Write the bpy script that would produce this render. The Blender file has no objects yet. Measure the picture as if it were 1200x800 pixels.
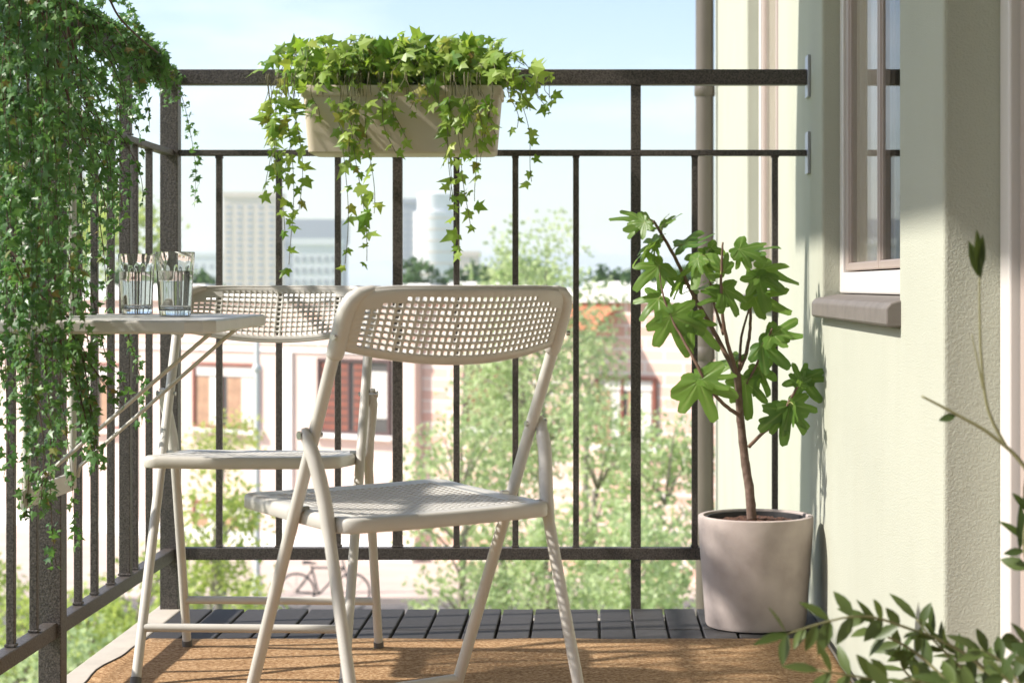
import bpy, bmesh, math, random
from mathutils import Vector, Matrix, Quaternion
R = random.Random(7)
rad = math.radians
C = bpy.context.scene.collection
S = bpy.context.scene
# ------------------------------------------------------------------ layout constants (metres, camera at the origin looking +Y)
F, PX, PY, H = 2300.0, 690.0, 335.0, 0.8
def at(u, v, d):
    """world position of something seen at pixel (u,v) of the 1200x800 photo standing d metres ahead"""
    return Vector(((u-PX)*d/F, d, H-(v-PY)*d/F))
SUN = Vector((1.0, .165, -.9)).normalized()

# ------------------------------------------------------------------ mesh helpers
class MB:
    def __init__(s): s.v, s.f, s.mi = [], [], []
    def face(s, idx, m=0): s.f.append(tuple(idx)); s.mi.append(m)
    def box(s, x0, x1, y0, y1, z0, z1, m=0):
        b = len(s.v)
        s.v += [(x0,y0,z0),(x1,y0,z0),(x1,y1,z0),(x0,y1,z0),(x0,y0,z1),(x1,y0,z1),(x1,y1,z1),(x0,y1,z1)]
        for q in ((0,3,2,1),(4,5,6,7),(0,1,5,4),(1,2,6,5),(2,3,7,6),(3,0,4,7)): s.face([b+i for i in q], m)
        return s
    def cbox(s, c, hx, hy, hz, m=0): return s.box(c[0]-hx,c[0]+hx,c[1]-hy,c[1]+hy,c[2]-hz,c[2]+hz,m)
    def tube(s, pts, r, n=12, cap=True, m=0, flat=None):
        pts = [Vector(p) for p in pts]
        rs = r if isinstance(r, (list, tuple)) else [r]*len(pts)
        rings = []; up = None
        for i, p in enumerate(pts):
            t = (pts[min(i+1,len(pts)-1)]-pts[max(i-1,0)])
            if t.length < 1e-9: t = Vector((0,0,1))
            t.normalize()
            if up is None:
                up = t.cross(Vector((0,0,1)) if abs(t.z) < .9 else Vector((1,0,0))).normalized()
            up = (up-t*up.dot(t))
            if up.length < 1e-6: up = t.orthogonal()
            up.normalize(); o = t.cross(up)
            b = len(s.v)
            for k in range(n):
                a = 2*math.pi*k/n
                s.v.append(tuple(p+(up*math.cos(a)+o*math.sin(a)*(flat or 1))*rs[i]))
            rings.append(b)
        for a, b in zip(rings, rings[1:]):
            for k in range(n): s.face([a+k, a+(k+1)%n, b+(k+1)%n, b+k], m)
        if cap and n > 2:
            s.face([rings[0]+k for k in reversed(range(n))], m); s.face([rings[-1]+k for k in range(n)], m)
        return s
    def lathe(s, prof, n=48, c=(0,0,0), m=0, rmul=None):
        rings = []
        for r, z in prof:
            b = len(s.v)
            for k in range(n):
                a = 2*math.pi*k/n; q = rmul(a, z) if rmul else 1
                s.v.append((c[0]+r*q*math.cos(a), c[1]+r*q*math.sin(a), c[2]+z))
            rings.append(b)
        for a, b in zip(rings, rings[1:]):
            for k in range(n): s.face([a+k, a+(k+1)%n, b+(k+1)%n, b+k], m)
        return rings
    def capring(s, b, n, rev=False, m=0): s.face([b+k for k in (reversed(range(n)) if rev else range(n))], m)
    def prism(s, poly, z0, z1, m=0):
        n = len(poly); b = len(s.v)
        s.v += [(x,y,z0) for x,y in poly]+[(x,y,z1) for x,y in poly]
        s.face([b+k for k in reversed(range(n))], m); s.face([b+n+k for k in range(n)], m)
        for k in range(n): s.face([b+k, b+(k+1)%n, b+n+(k+1)%n, b+n+k], m)
        return s
    def build(s, name, mat, parent=None, smooth=False, bevel=0, loc=None, recalc=False, seg=2, angle=None):
        me = bpy.data.meshes.new(name); me.from_pydata(s.v, [], s.f)
        mats = mat if isinstance(mat, (list, tuple)) else [mat]
        for m in mats: me.materials.append(m)
        if len(mats) > 1: me.polygons.foreach_set('material_index', s.mi)
        if recalc:
            bm = bmesh.new(); bm.from_mesh(me); bmesh.ops.recalc_face_normals(bm, faces=bm.faces); bm.to_mesh(me); bm.free()
        me.polygons.foreach_set('use_smooth', [smooth]*len(me.polygons))
        me.update()
        if smooth and angle: me.set_sharp_from_angle(angle=rad(angle))
        o = bpy.data.objects.new(name, me); C.objects.link(o)
        if parent: o.parent = parent
        if loc is not None: o.location = loc
        if bevel:
            b = o.modifiers.new('Bevel', 'BEVEL'); b.width = bevel; b.segments = seg; b.limit_method = 'ANGLE'; b.angle_limit = rad(40)
            if not smooth: b.harden_normals = False
        return o
def tag(o, label=None, cat=None, group=None, kind=None):
    if label: o['label'] = label
    if cat: o['category'] = cat
    if group: o['group'] = group
    if kind: o['kind'] = kind
    return o
def empty(name, loc=(0,0,0), rz=0, **k):
    o = bpy.data.objects.new(name, None); C.objects.link(o); o.location = loc; o.rotation_euler = (0,0,rz); o.empty_display_size = .1
    return tag(o, **k)
def copy_tree(o, parent=None):
    c = o.copy(); C.objects.link(c); c.parent = parent
    for ch in list(o.children): copy_tree(ch, c)
    return c

# ------------------------------------------------------------------ materials
def mat(name, col, rough=.6, metal=0, spec=.5, var=0, vscale=20, bump=0, bscale=200, bdist=.002, col2=None, trans=0, detail=6, island=0, coords='Object', rvar=0):
    m = bpy.data.materials.new(name); m.use_nodes = True
    nt = m.node_tree; N = nt.nodes; L = nt.links; bs = N['Principled BSDF']
    bs.inputs['Base Color'].default_value = (*col, 1); bs.inputs['Roughness'].default_value = rough
    bs.inputs['Metallic'].default_value = metal; bs.inputs['Specular IOR Level'].default_value = spec
    tc = N.new('ShaderNodeTexCoord')
    cur = None
    if var or col2:
        nz = N.new('ShaderNodeTexNoise'); nz.inputs['Scale'].default_value = vscale; nz.inputs['Detail'].default_value = detail
        L.new(tc.outputs[coords], nz.inputs['Vector'])
        rp = N.new('ShaderNodeValToRGB'); rp.color_ramp.elements[0].position = .3; rp.color_ramp.elements[1].position = .7
        c2 = col2 or tuple(min(1, c*(1+var)) for c in col); c1 = col if col2 else tuple(c*(1-var) for c in col)
        rp.color_ramp.elements[0].color = (*c1, 1); rp.color_ramp.elements[1].color = (*c2, 1)
        L.new(nz.outputs['Fac'], rp.inputs['Fac']); cur = rp.outputs['Color']
        if rvar:
            mr = N.new('ShaderNodeMapRange'); mr.inputs['To Min'].default_value = rough-rvar; mr.inputs['To Max'].default_value = rough+rvar
            L.new(nz.outputs['Fac'], mr.inputs['Value']); L.new(mr.outputs['Result'], bs.inputs['Roughness'])
    if island:
        g = N.new('ShaderNodeNewGeometry'); hs = N.new('ShaderNodeHueSaturation')
        mr = N.new('ShaderNodeMapRange'); mr.inputs['To Min'].default_value = 1-island; mr.inputs['To Max'].default_value = 1+island
        L.new(g.outputs['Random Per Island'], mr.inputs['Value']); L.new(mr.outputs['Result'], hs.inputs['Value'])
        if cur: L.new(cur, hs.inputs['Color'])
        else: hs.inputs['Color'].default_value = (*col, 1)
        cur = hs.outputs['Color']
    if cur: L.new(cur, bs.inputs['Base Color'])
    if bump:
        nb = N.new('ShaderNodeTexNoise'); nb.inputs['Scale'].default_value = bscale; nb.inputs['Detail'].default_value = 4
        L.new(tc.outputs[coords], nb.inputs['Vector'])
        bp = N.new('ShaderNodeBump'); bp.inputs['Strength'].default_value = bump; bp.inputs['Distance'].default_value = bdist
        L.new(nb.outputs['Fac'], bp.inputs['Height']); L.new(bp.outputs['Normal'], bs.inputs['Normal'])
    m['_'] = 1
    return m
def leafmat(name, c1, c2, trans=.4, tcol=None, rough=.45, vein=False, spec=.35, old=False):
    """two greens spread per leaf, with light passing through the blade"""
    m = bpy.data.materials.new(name); m.use_nodes = True
    nt = m.node_tree; N = nt.nodes; L = nt.links; bs = N['Principled BSDF']; out = N['Material Output']
    g = N.new('ShaderNodeNewGeometry'); rp = N.new('ShaderNodeValToRGB')
    rp.color_ramp.elements[0].color = (*c1, 1); rp.color_ramp.elements[1].color = (*c2, 1)
    if old:
        rp.color_ramp.elements[1].position = .9
        e = rp.color_ramp.elements.new(.965); e.color = (c2[0]*1.35, c2[1]*1.1, c2[2]*.9, 1); e = rp.color_ramp.elements.new(.99); e.color = (.24,.15,.05,1)
    L.new(g.outputs['Random Per Island'], rp.inputs['Fac'])
    col = rp.outputs['Color']
    if vein:
        at_ = N.new('ShaderNodeAttribute'); at_.attribute_name = 'vein'
        mx = N.new('ShaderNodeMix'); mx.data_type = 'RGBA'; mx.inputs['B'].default_value = (.34, .42, .14, 1)
        L.new(at_.outputs['Fac'], mx.inputs['Factor']); L.new(col, mx.inputs['A']); col = mx.outputs['Result']
    L.new(col, bs.inputs['Base Color']); bs.inputs['Roughness'].default_value = rough; bs.inputs['Specular IOR Level'].default_value = spec
    tr = N.new('ShaderNodeBsdfTranslucent'); hs = N.new('ShaderNodeMix'); hs.data_type = 'RGBA'; hs.blend_type = 'MIX'
    hs.inputs['Factor'].default_value = .55; L.new(col, hs.inputs['A']); hs.inputs['B'].default_value = (*(tcol or (.35,.5,.05)), 1)
    L.new(hs.outputs['Result'], tr.inputs['Color'])
    ms = N.new('ShaderNodeMixShader'); ms.inputs['Fac'].default_value = trans
    L.new(bs.outputs['BSDF'], ms.inputs[1]); L.new(tr.outputs['BSDF'], ms.inputs[2]); L.new(ms.outputs['Shader'], out.inputs['Surface'])
    return m
def thin_glass(name, tint=(1,1,1), ior=1.5):
    m = bpy.data.materials.new(name); m.use_nodes = True
    N = m.node_tree.nodes; L = m.node_tree.links; N.remove(N['Principled BSDF']); out = N['Material Output']
    t = N.new('ShaderNodeBsdfTransparent'); t.inputs['Color'].default_value = (*tint, 1)
    g = N.new('ShaderNodeBsdfGlossy'); g.inputs['Roughness'].default_value = .01
    f = N.new('ShaderNodeFresnel'); ge = N.new('ShaderNodeNewGeometry'); mr = N.new('ShaderNodeMapRange'); mr.inputs['To Min'].default_value = ior; mr.inputs['To Max'].default_value = 1/ior
    L.new(ge.outputs['Backfacing'], mr.inputs['Value']); L.new(mr.outputs['Result'], f.inputs['IOR'])
    s = N.new('ShaderNodeMixShader'); L.new(f.outputs['Fac'], s.inputs['Fac']); L.new(t.outputs[0], s.inputs[1]); L.new(g.outputs[0], s.inputs[2])
    L.new(s.outputs[0], out.inputs['Surface']); return m

def stucco():
    m = mat('stucco', (.425,.432,.355), .9, spec=.2, var=.035, vscale=3)
    nt = m.node_tree; N = nt.nodes; L = nt.links; bs = N['Principled BSDF']
    tc = N.new('ShaderNodeTexCoord')
    n1 = N.new('ShaderNodeTexNoise'); n1.inputs['Scale'].default_value = 300; n1.inputs['Detail'].default_value = 2; n1.inputs['Roughness'].default_value = .65
    n2 = N.new('ShaderNodeTexNoise'); n2.inputs['Scale'].default_value = 45; n2.inputs['Detail'].default_value = 2
    L.new(tc.outputs['Object'], n1.inputs['Vector']); L.new(tc.outputs['Object'], n2.inputs['Vector'])
    mp = N.new('ShaderNodeMapping'); mp.inputs['Scale'].default_value = (2.2,2.6,.5); n3 = N.new('ShaderNodeTexNoise'); n3.inputs['Scale'].default_value = 1.6; n3.inputs['Detail'].default_value = 5
    L.new(tc.outputs['Object'], mp.inputs['Vector']); L.new(mp.outputs['Vector'], n3.inputs['Vector'])
    r3 = N.new('ShaderNodeValToRGB'); r3.color_ramp.elements[0].position = .30; r3.color_ramp.elements[0].color = (.955,.945,.93,1); r3.color_ramp.elements[1].position = .52; r3.color_ramp.elements[1].color = (1,1,1,1)
    L.new(n3.outputs['Fac'], r3.inputs['Fac']); old = bs.inputs['Base Color'].links[0].from_socket
    mm = N.new('ShaderNodeMix'); mm.data_type = 'RGBA'; mm.blend_type = 'MULTIPLY'; mm.inputs['Factor'].default_value = 1
    L.new(old, mm.inputs['A']); L.new(r3.outputs['Color'], mm.inputs['B']); L.new(mm.outputs['Result'], bs.inputs['Base Color'])
    ad = N.new('ShaderNodeMath'); ad.operation = 'MULTIPLY_ADD'; ad.inputs[1].default_value = .2
    L.new(n2.outputs['Fac'], ad.inputs[0]); L.new(n1.outputs['Fac'], ad.inputs[2])
    bp = N.new('ShaderNodeBump'); bp.inputs['Strength'].default_value = .55; bp.inputs['Distance'].default_value = .003
    L.new(ad.outputs[0], bp.inputs['Height']); L.new(bp.outputs['Normal'], bs.inputs['Normal'])
    return m
def railmetal():
    m = mat('hammered_metal', (.026,.021,.017), .5, metal=.15, spec=.5, bump=.6, bscale=240, bdist=.002, col2=(.125,.105,.09), vscale=300, detail=2)
    return m
def coir():
    m = bpy.data.materials.new('coir'); m.use_nodes = True
    N = m.node_tree.nodes; L = m.node_tree.links; bs = N['Principled BSDF']; bs.inputs['Roughness'].default_value = .95; bs.inputs['Specular IOR Level'].default_value = .1
    tc = N.new('ShaderNodeTexCoord')
    n1 = N.new('ShaderNodeTexNoise'); n1.inputs['Scale'].default_value = 120; n1.inputs['Detail'].default_value = 4; n1.inputs['Roughness'].default_value = .75
    n2 = N.new('ShaderNodeTexNoise'); n2.inputs['Scale'].default_value = 7; n2.inputs['Detail'].default_value = 4
    mp = N.new('ShaderNodeMapping'); mp.inputs['Scale'].default_value = (1,7,1)
    L.new(tc.outputs['Object'], n1.inputs['Vector']); L.new(tc.outputs['Object'], mp.inputs['Vector']); L.new(mp.outputs['Vector'], n2.inputs['Vector'])
    r1 = N.new('ShaderNodeValToRGB'); e = r1.color_ramp.elements
    e[0].position = .30; e[0].color = (.15,.078,.036,1); e[1].position = .70; e[1].color = (.64,.46,.28,1)
    k = e.new(.5); k.color = (.37,.225,.115,1)
    L.new(n1.outputs['Fac'], r1.inputs['Fac'])
    r2 = N.new('ShaderNodeValToRGB'); r2.color_ramp.elements[0].position = .35; r2.color_ramp.elements[1].position = .65
    r2.color_ramp.elements[0].color = (.82,.78,.74,1); r2.color_ramp.elements[1].color = (1.05,1.05,1.05,1)
    L.new(n2.outputs['Fac'], r2.inputs['Fac'])
    mx = N.new('ShaderNodeMix'); mx.data_type = 'RGBA'; mx.blend_type = 'MULTIPLY'; mx.inputs['Factor'].default_value = 1
    L.new(r1.outputs['Color'], mx.inputs['A']); L.new(r2.outputs['Color'], mx.inputs['B']); L.new(mx.outputs['Result'], bs.inputs['Base Color'])
    wv = N.new('ShaderNodeTexWave'); wv.bands_direction = 'Y'; wv.inputs['Scale'].default_value = 38; wv.inputs['Distortion'].default_value = 3; wv.inputs['Detail'].default_value = 3
    L.new(tc.outputs['Object'], wv.inputs['Vector'])
    ad = N.new('ShaderNodeMath'); ad.operation = 'MULTIPLY_ADD'; ad.inputs[1].default_value = .35
    L.new(wv.outputs['Fac'], ad.inputs[0]); L.new(n1.outputs['Fac'], ad.inputs[2])
    bp = N.new('ShaderNodeBump'); bp.inputs['Strength'].default_value = .9; bp.inputs['Distance'].default_value = .004
    L.new(ad.outputs[0], bp.inputs['Height']); L.new(bp.outputs['Normal'], bs.inputs['Normal'])
    return m
M = dict(
    stucco=stucco(), rail=railmetal(), coir=coir(),
    bind=mat('rug_binding', (.09,.075,.06), .9),
    slat=mat('deck_plastic', (.046,.043,.043), .7, spec=.25, var=.12, vscale=60, bump=.35, bscale=240, bdist=.001, island=.16),
    conc=mat('pale_concrete', (.46,.41,.34), .85, var=.10, vscale=14, bump=.3, bscale=120),
    dark=mat('dark_gap', (.02,.02,.022), .9),
    chair=mat('beige_lacquer', (.53,.503,.455), .38, spec=.45, var=.05, vscale=18, bump=.06, bscale=500, bdist=.0005),
    foot=mat('foot_plastic', (.12,.11,.10), .6), bolt=mat('steel_bolt', (.55,.53,.5), .3, metal=1),
    pot=mat('rosy_concrete', (.36,.30,.275), .8, col2=(.50,.425,.39), vscale=14, bump=.25, bscale=160, bdist=.0015, spec=.25),
    grow=mat('black_plastic', (.02,.018,.018), .5), soil=mat('soil', (.05,.022,.014), 1, col2=(.15,.07,.045), vscale=120, bump=1, bscale=140, bdist=.01),
    plant=mat('planter_beige', (.56,.48,.38), .55, var=.03, vscale=12, bump=.08, bscale=300),
    bark=mat('fig_bark', (.10,.06,.042), .85, col2=(.19,.125,.095), vscale=70, bump=.8, bscale=120, bdist=.003),
    twig=mat('fig_twig', (.15,.085,.055), .7, var=.2, vscale=80),
    vine=mat('vine_stem', (.085,.045,.03), .8, var=.3, vscale=60),
    gvine=mat('green_stem', (.13,.12,.055), .7),
    petiole=mat('petiole', (.28,.30,.10), .5),
    figleaf=leafmat('fig_leaf', (.065,.15,.025), (.16,.27,.05), .46, (.36,.55,.06), .40, vein=True),
    ivy=leafmat('bright_ivy', (.10,.22,.022), (.37,.48,.11), .46, (.42,.62,.04), .36, old=True),
    ivyd=leafmat('small_ivy', (.045,.125,.032), (.14,.26,.085), .38, (.20,.42,.06), .36, old=True),
    olive=leafmat('olive_leaf', (.035,.06,.014), (.10,.14,.04), .2, (.26,.33,.05), .42), ostem=mat('olive_stem', (.22,.21,.10), .7),
    white=mat('white_window_paint', (.66,.62,.585), .35, spec=.5), pink=mat('pink_window_paint', (.40,.32,.28), .45, var=.02),
    stone=mat('sill_stone', (.15,.13,.115), .6, var=.12, vscale=25, bump=.2, bscale=150), copper=mat('brown_gutter', (.115,.095,.075), .4, spec=.5, var=.08, vscale=6),
    galv=mat('galvanised_steel', (.42,.43,.47), .45, metal=.7),
    glass=thin_glass('window_glass', (.96,.97,.96), 1.11), curtain=mat('curtain_cloth', (.62,.50,.42), .9),
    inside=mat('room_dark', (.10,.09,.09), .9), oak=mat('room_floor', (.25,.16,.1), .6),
    hplaster=mat('pink_plaster', (.76,.585,.50), .9, var=.06, vscale=.8), hwhite=mat('white_stone', (.85,.82,.78), .8, var=.03, vscale=1),
    redwood=mat('red_brown_wood', (.24,.07,.04), .6, var=.2, vscale=4), brownwood=mat('dark_brown_wood', (.09,.045,.04), .6),
    pane=mat('house_pane', (.10,.09,.09), .05, spec=.8), blind=mat('white_blind', (.75,.70,.64), .8), plank=mat('tan_plank', (.42,.25,.15), .7, var=.2, vscale=5),
    brick=None, rooft=mat('orange_tiles', (.50,.17,.08), .8, var=.25, vscale=3),
    hedge=leafmat('hedge_leaf', (.03,.075,.018), (.08,.15,.04), .25, (.14,.28,.05), .55),
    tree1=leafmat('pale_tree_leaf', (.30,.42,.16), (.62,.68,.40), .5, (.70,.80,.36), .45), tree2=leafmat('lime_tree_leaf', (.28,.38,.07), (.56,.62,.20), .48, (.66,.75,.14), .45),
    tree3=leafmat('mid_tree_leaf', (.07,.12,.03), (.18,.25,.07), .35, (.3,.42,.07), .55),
    trunk=mat('tree_bark', (.30,.25,.20), .9, var=.3, vscale=6),
    grass=mat('grass_ground', (.11,.16,.045), 1, col2=(.24,.28,.10), vscale=.9), asphalt=mat('street_asphalt', (.13,.12,.115), .9, var=.1, vscale=3),
    pave=mat('paving', (.52,.42,.36), .9, var=.12, vscale=1.2),
    tcream=mat('tower_cream', (.80,.66,.53), .8, var=.04, vscale=.05), tgrey=mat('tower_grey', (.34,.35,.40), .7), twhite=mat('tower_white', (.80,.79,.78), .7), tglass=mat('tower_window', (.42,.42,.44), .3),
    hill=mat('hill_green', (.30,.33,.36), 1, var=.3, vscale=.01), black=mat('black_paint', (.02,.02,.022), .5), pole=mat('white_pole', (.7,.7,.68), .5),
)
def brickmat():
    m = bpy.data.materials.new('pale_brick'); m.use_nodes = True; N = m.node_tree.nodes; L = m.node_tree.links; bs = N['Principled BSDF']; bs.inputs['Roughness'].default_value = .9
    tc = N.new('ShaderNodeTexCoord'); sp = N.new('ShaderNodeSeparateXYZ'); cb = N.new('ShaderNodeCombineXYZ')
    L.new(tc.outputs['Object'], sp.inputs[0]); L.new(sp.outputs['X'], cb.inputs['X']); L.new(sp.outputs['Z'], cb.inputs['Y'])
    b = N.new('ShaderNodeTexBrick'); b.inputs['Scale'].default_value = 1; b.inputs['Brick Width'].default_value = .9; b.inputs['Row Height'].default_value = .24; b.inputs['Mortar Size'].default_value = .02
    b.inputs['Color1'].default_value = (.70,.42,.33,1); b.inputs['Color2'].default_value = (.80,.58,.48,1); b.inputs['Mortar'].default_value = (.82,.74,.68,1)
    L.new(cb.outputs[0], b.inputs['Vector']); L.new(b.outputs['Color'], bs.inputs['Base Color']); return m
M['brick'] = brickmat()

# ------------------------------------------------------------------ leaves
def frame(dirv, nrm):
    y = dirv.normalized(); n = nrm-y*nrm.dot(y)
    if n.length < 1e-4: n = y.orthogonal()
    n.normalize(); x = y.cross(n); return x, y, n
IVY = [(0,0),(.17,-.13),(.43,-.10),(.30,.16),(.60,.42),(.23,.47),(0,1.02),(-.23,.47),(-.60,.42),(-.30,.16),(-.43,-.10),(-.17,-.13)]
SMALL = [(0,0),(.34,-.04),(.45,.30),(.20,.45),(0,.95),(-.20,.45),(-.45,.30),(-.34,-.04)]
def leaf(mb, base, dirv, nrm, size, shape, fold=.25, droop=.25):
    x, y, n = frame(dirv, nrm); b = len(mb.v)
    def P(a, c): return tuple(base+(x*a+y*c+n*(-fold*abs(a)-droop*max(c,0)**2+.06))*size)
    mb.v.append(P(0,.24))
    for a, c in shape: mb.v.append(P(a,c))
    k = len(shape)
    for i in range(k): mb.face([b, b+1+i, b+1+(i+1)%k])
def lance(mb, base, dirv, nrm, L, W, bend=.15):
    x, y, n = frame(dirv, nrm); b = len(mb.v); T = [(0,.08),(.15,.6),(.4,1),(.65,.85),(.85,.45),(1,.0)]
    for t, w in T:
        c = base+y*(L*t)-n*(L*bend*t*t)
        mb.v += [tuple(c-x*(W*w*.5)+n*(W*w*.14)), tuple(c), tuple(c+x*(W*w*.5)+n*(W*w*.14))]
    for i in range(len(T)-1):
        q = b+3*i; mb.face([q,q+1,q+4,q+3]); mb.face([q+1,q+2,q+5,q+4])
def rv(r=R): 
    while True:
        v = Vector((r.uniform(-1,1), r.uniform(-1,1), r.uniform(-1,1)))
        if .05 < v.length < 1: return v.normalized()
def smooth_pts(pts, n=6):
    pts = [Vector(p) for p in pts]; out = []
    for i in range(len(pts)-1):
        p0, p1, p2, p3 = pts[max(i-1,0)], pts[i], pts[i+1], pts[min(i+2,len(pts)-1)]
        for k in range(n):
            t = k/n
            out.append(.5*((2*p1)+(p2-p0)*t+(2*p0-5*p1+4*p2-p3)*t*t+(3*p1-p0-3*p2+p3)*t**3))
    out.append(pts[-1]); return out

# ================================================================== BALCONY FLOOR
RX, RY, WX = -1.043, 4.895, .55        # left rail plane, back rail plane, house wall plane
GZ = -5.3                              # street level
slab = MB(); slab.box(-1.085, WX, -1.4, 4.96, -.20, -.030); tag(slab.build('balcony_slab', M['conc']), kind='structure')
k = MB(); k.box(-1.08, -1.012, -1.2, 4.955, -.0295, -.002); tag(k.build('kerb', M['conc'], bevel=.004), kind='structure')
d = MB(); r_ = random.Random(3)
y1 = 4.872
while y1 > -1.0:
    x = -1.008
    while x < WX-.01:
        x1 = min(x+.0735, WX-.002)
        d.box(x, x1, y1-.288+r_.uniform(-.001,.001), y1, -.028, r_.uniform(-.0015,0)); x += .0797
    y1 -= .295
tag(d.build('deck', M['slat'], bevel=.0025), kind='structure')
# ceiling: the balcony above
c = MB(); c.box(-1.08, WX-.003, -1.2, 4.955, 2.37, 2.56); tag(c.build('ceiling', M['conc']), kind='structure')
# rug
rt = empty('outdoor_rug', (-.23,3.0,0), label='orange brown coir rug covering the deck under both chairs', cat='rug')
rg = MB(); nx, ny = 60, 70
x0, x1, ya, yb = -.998, .528, .9, 4.423
def rugp(i, j):
    x = x0+(x1-x0)*i/nx; y = ya+(yb-ya)*j/ny
    e = .006*math.sin(y*9.1)+.004*math.sin(y*23) if i == 0 else 0
    z = .0065+.0012*math.sin(x*17+y*5)*math.sin(y*13-x*3)
    if i == 0 and 3.7 < y < 4.42: z += .008*max(0, math.sin((y-3.7)*4.3))
    return (x+e+.23, y-3.0, z)
for j in range(ny+1):
    for i in range(nx+1): rg.v.append(rugp(i,j))
for j in range(ny):
    for i in range(nx): q = j*(nx+1)+i; rg.face([q,q+1,q+nx+2,q+nx+1])
o = rg.build('mat', M['coir'], rt, smooth=True)
sm = o.modifiers.new('Solidify', 'SOLIDIFY'); sm.thickness = .006; sm.offset = -1
bd = MB(); bd.tube([Vector(rugp(0,j))+Vector((-.002,0,0)) for j in range(ny+1)], .0022, 6); bd.tube([Vector(rugp(nx,j))+Vector((.002,0,0)) for j in range(ny+1)], .0035, 6)
bd.build('binding', M['bind'], rt, smooth=True)

# ================================================================== RAILING
rl = empty('balcony_railing', (RX,RY,0), label='dark brown hammered metal railing round the balcony with thin balusters', cat='railing')
off = Vector((-RX,-RY,0))
def rbox(name, x0,x1,y0,y1,z0,z1, bev=.002, m='rail'):
    b = MB(); b.box(x0-RX,x1-RX,y0-RY,y1-RY,z0,z1); return b.build(name, M[m], rl, bevel=bev)
YN = 1.9
rbox('top_rail', RX+.0225, WX-.008, RY-.018, RY+.018, 1.300, 1.338)
rbox('top_rail', RX-.018, RX+.018, YN, RY-.0225, 1.300, 1.338)
rbox('mid_rail', RX+.0225, WX-.008, RY-.0125, RY+.0125, 1.1235, 1.1385)
rbox('mid_rail', RX-.0125, RX+.0125, YN, RY-.0225, 1.1235, 1.1385)
rbox('bottom_rail', RX+.0225, WX-.008, RY-.014, RY+.014, .119, .149)
rbox('bottom_rail', RX-.014, RX+.014, YN, RY-.0225, .119, .149)
def baluster(x, y, h, z0, z1, name='baluster'):
    b = MB(); x -= RX; y -= RY; rr_ = random.Random(int(x*1000+y*777))
    b.box(x-h, x+h, y-h, y+h, z0, z1)
    for z, s_ in ((z0,1),(z1,-1)):                       # weld bead round each end
        w = h+rr_.uniform(.0012,.0026); q = rr_.uniform(.003,.006)
        b.box(x-w, x+w, y-w, y+w, min(z,z+s_*q), max(z,z+s_*q))
    return b.build(name, M['rail'], rl, bevel=.0015)
rbox('corner_post', RX-.0222, RX+.0222, RY-.0222, RY+.0222, -.03, 1.336)
for u in (257,327,396,535,604,675,814,908): baluster((u-PX)*RY/F, RY, .0075, .150, 1.123)
baluster((466-PX)*RY/F, RY, .0118, .150, 1.123)
u = (745-PX)*RY/F
for a, b in ((-.03,.1185),(.1495,1.123),(1.139,1.2995)): rbox('post', u-.0125, u+.0125, RY-.0125, RY+.0125, a, b, .0015)
for q in (.951,.921,.875,.846,.819,.754,.724,.695,.638,.610,.580,.527,.5,.47,.44): baluster(RX, q*RY, .0075, .150, 1.123)
for q in (.903,.667,.41):
    baluster(RX, q*RY, .0125, .150, 1.123); baluster(RX, q*RY, .0125, 1.139, 1.2995)
for q in (.780,.553): rbox('post', RX-.0222, RX+.0222, q*RY-.0222, q*RY+.0222, -.03, 1.2995)
for z in (1.321, 1.131, .134): rbox('wall_plate', WX-.0075, WX-.001, RY-.03, RY+.03, z-.052, z+.052, .001, 'galv')

# ================================================================== HOUSE WALL ON THE RIGHT
bd = empty('apartment_house', (WX,4,0), label='pale green stucco house wall with recessed windows along the balcony', cat='building')
OB = Vector((-WX,-4,0))
def wall_mesh():
    b = MB(); ys = [-1.5,2.10,3.048,3.475,4.634,5.70,6.84,8.55]; zs_ = [GZ,-.03,.728,2.25,4.2]; T = .30; vd = {}
    def V(x, y, z):
        k_ = (x,round(y,4),round(z,4))
        if k_ not in vd: vd[k_] = len(b.v); b.v.append((x,y-4,z))
        return vd[k_]
    ny, nz_ = len(ys)-1, len(zs_)-1
    def solid(j, k):
        if not (0 <= j < ny and 0 <= k < nz_): return False
        return not ((j in (3,5) and k == 2) or (j == 1 and k in (1,2)))
    for j in range(ny):
        for k in range(nz_):
            if not solid(j,k): continue
            y0, y1, z0, z1 = ys[j], ys[j+1], zs_[k], zs_[k+1]
            b.face([V(0,y0,z0),V(0,y0,z1),V(0,y1,z1),V(0,y1,z0)]); b.face([V(T,y0,z0),V(T,y1,z0),V(T,y1,z1),V(T,y0,z1)])
            if not solid(j-1,k): b.face([V(0,y0,z0),V(T,y0,z0),V(T,y0,z1),V(0,y0,z1)])
            if not solid(j+1,k): b.face([V(0,y1,z0),V(0,y1,z1),V(T,y1,z1),V(T,y1,z0)])
            if not solid(j,k-1): b.face([V(0,y0,z0),V(0,y1,z0),V(T,y1,z0),V(T,y0,z0)])
            if not solid(j,k+1): b.face([V(0,y0,z1),V(T,y0,z1),V(T,y1,z1),V(0,y1,z1)])
    return b
b = MB(); b.box(-1.08-WX, -.003, -1.4-4, -1.205-4, -.03, 2.37); b.build('sky_blocker_wall', M['stucco'], bd)  # unseen wall added behind the camera to cut sky light on camera-facing surfaces
wall_mesh().build('wall', M['stucco'], bd, bevel=.007, seg=3, recalc=True)
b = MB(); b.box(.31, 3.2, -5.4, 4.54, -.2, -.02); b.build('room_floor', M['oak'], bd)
b = MB(); b.box(3.2, 3.3, -5.4, 4.54, -.2, 2.6); b.box(.302, 3.2, 4.45, 4.54, -.02, 2.6); b.box(.302, 3.2, -5.4, -5.3, -.02, 2.6); b.box(.302, 3.2, -5.3, 4.45, 2.5, 2.6)
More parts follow.
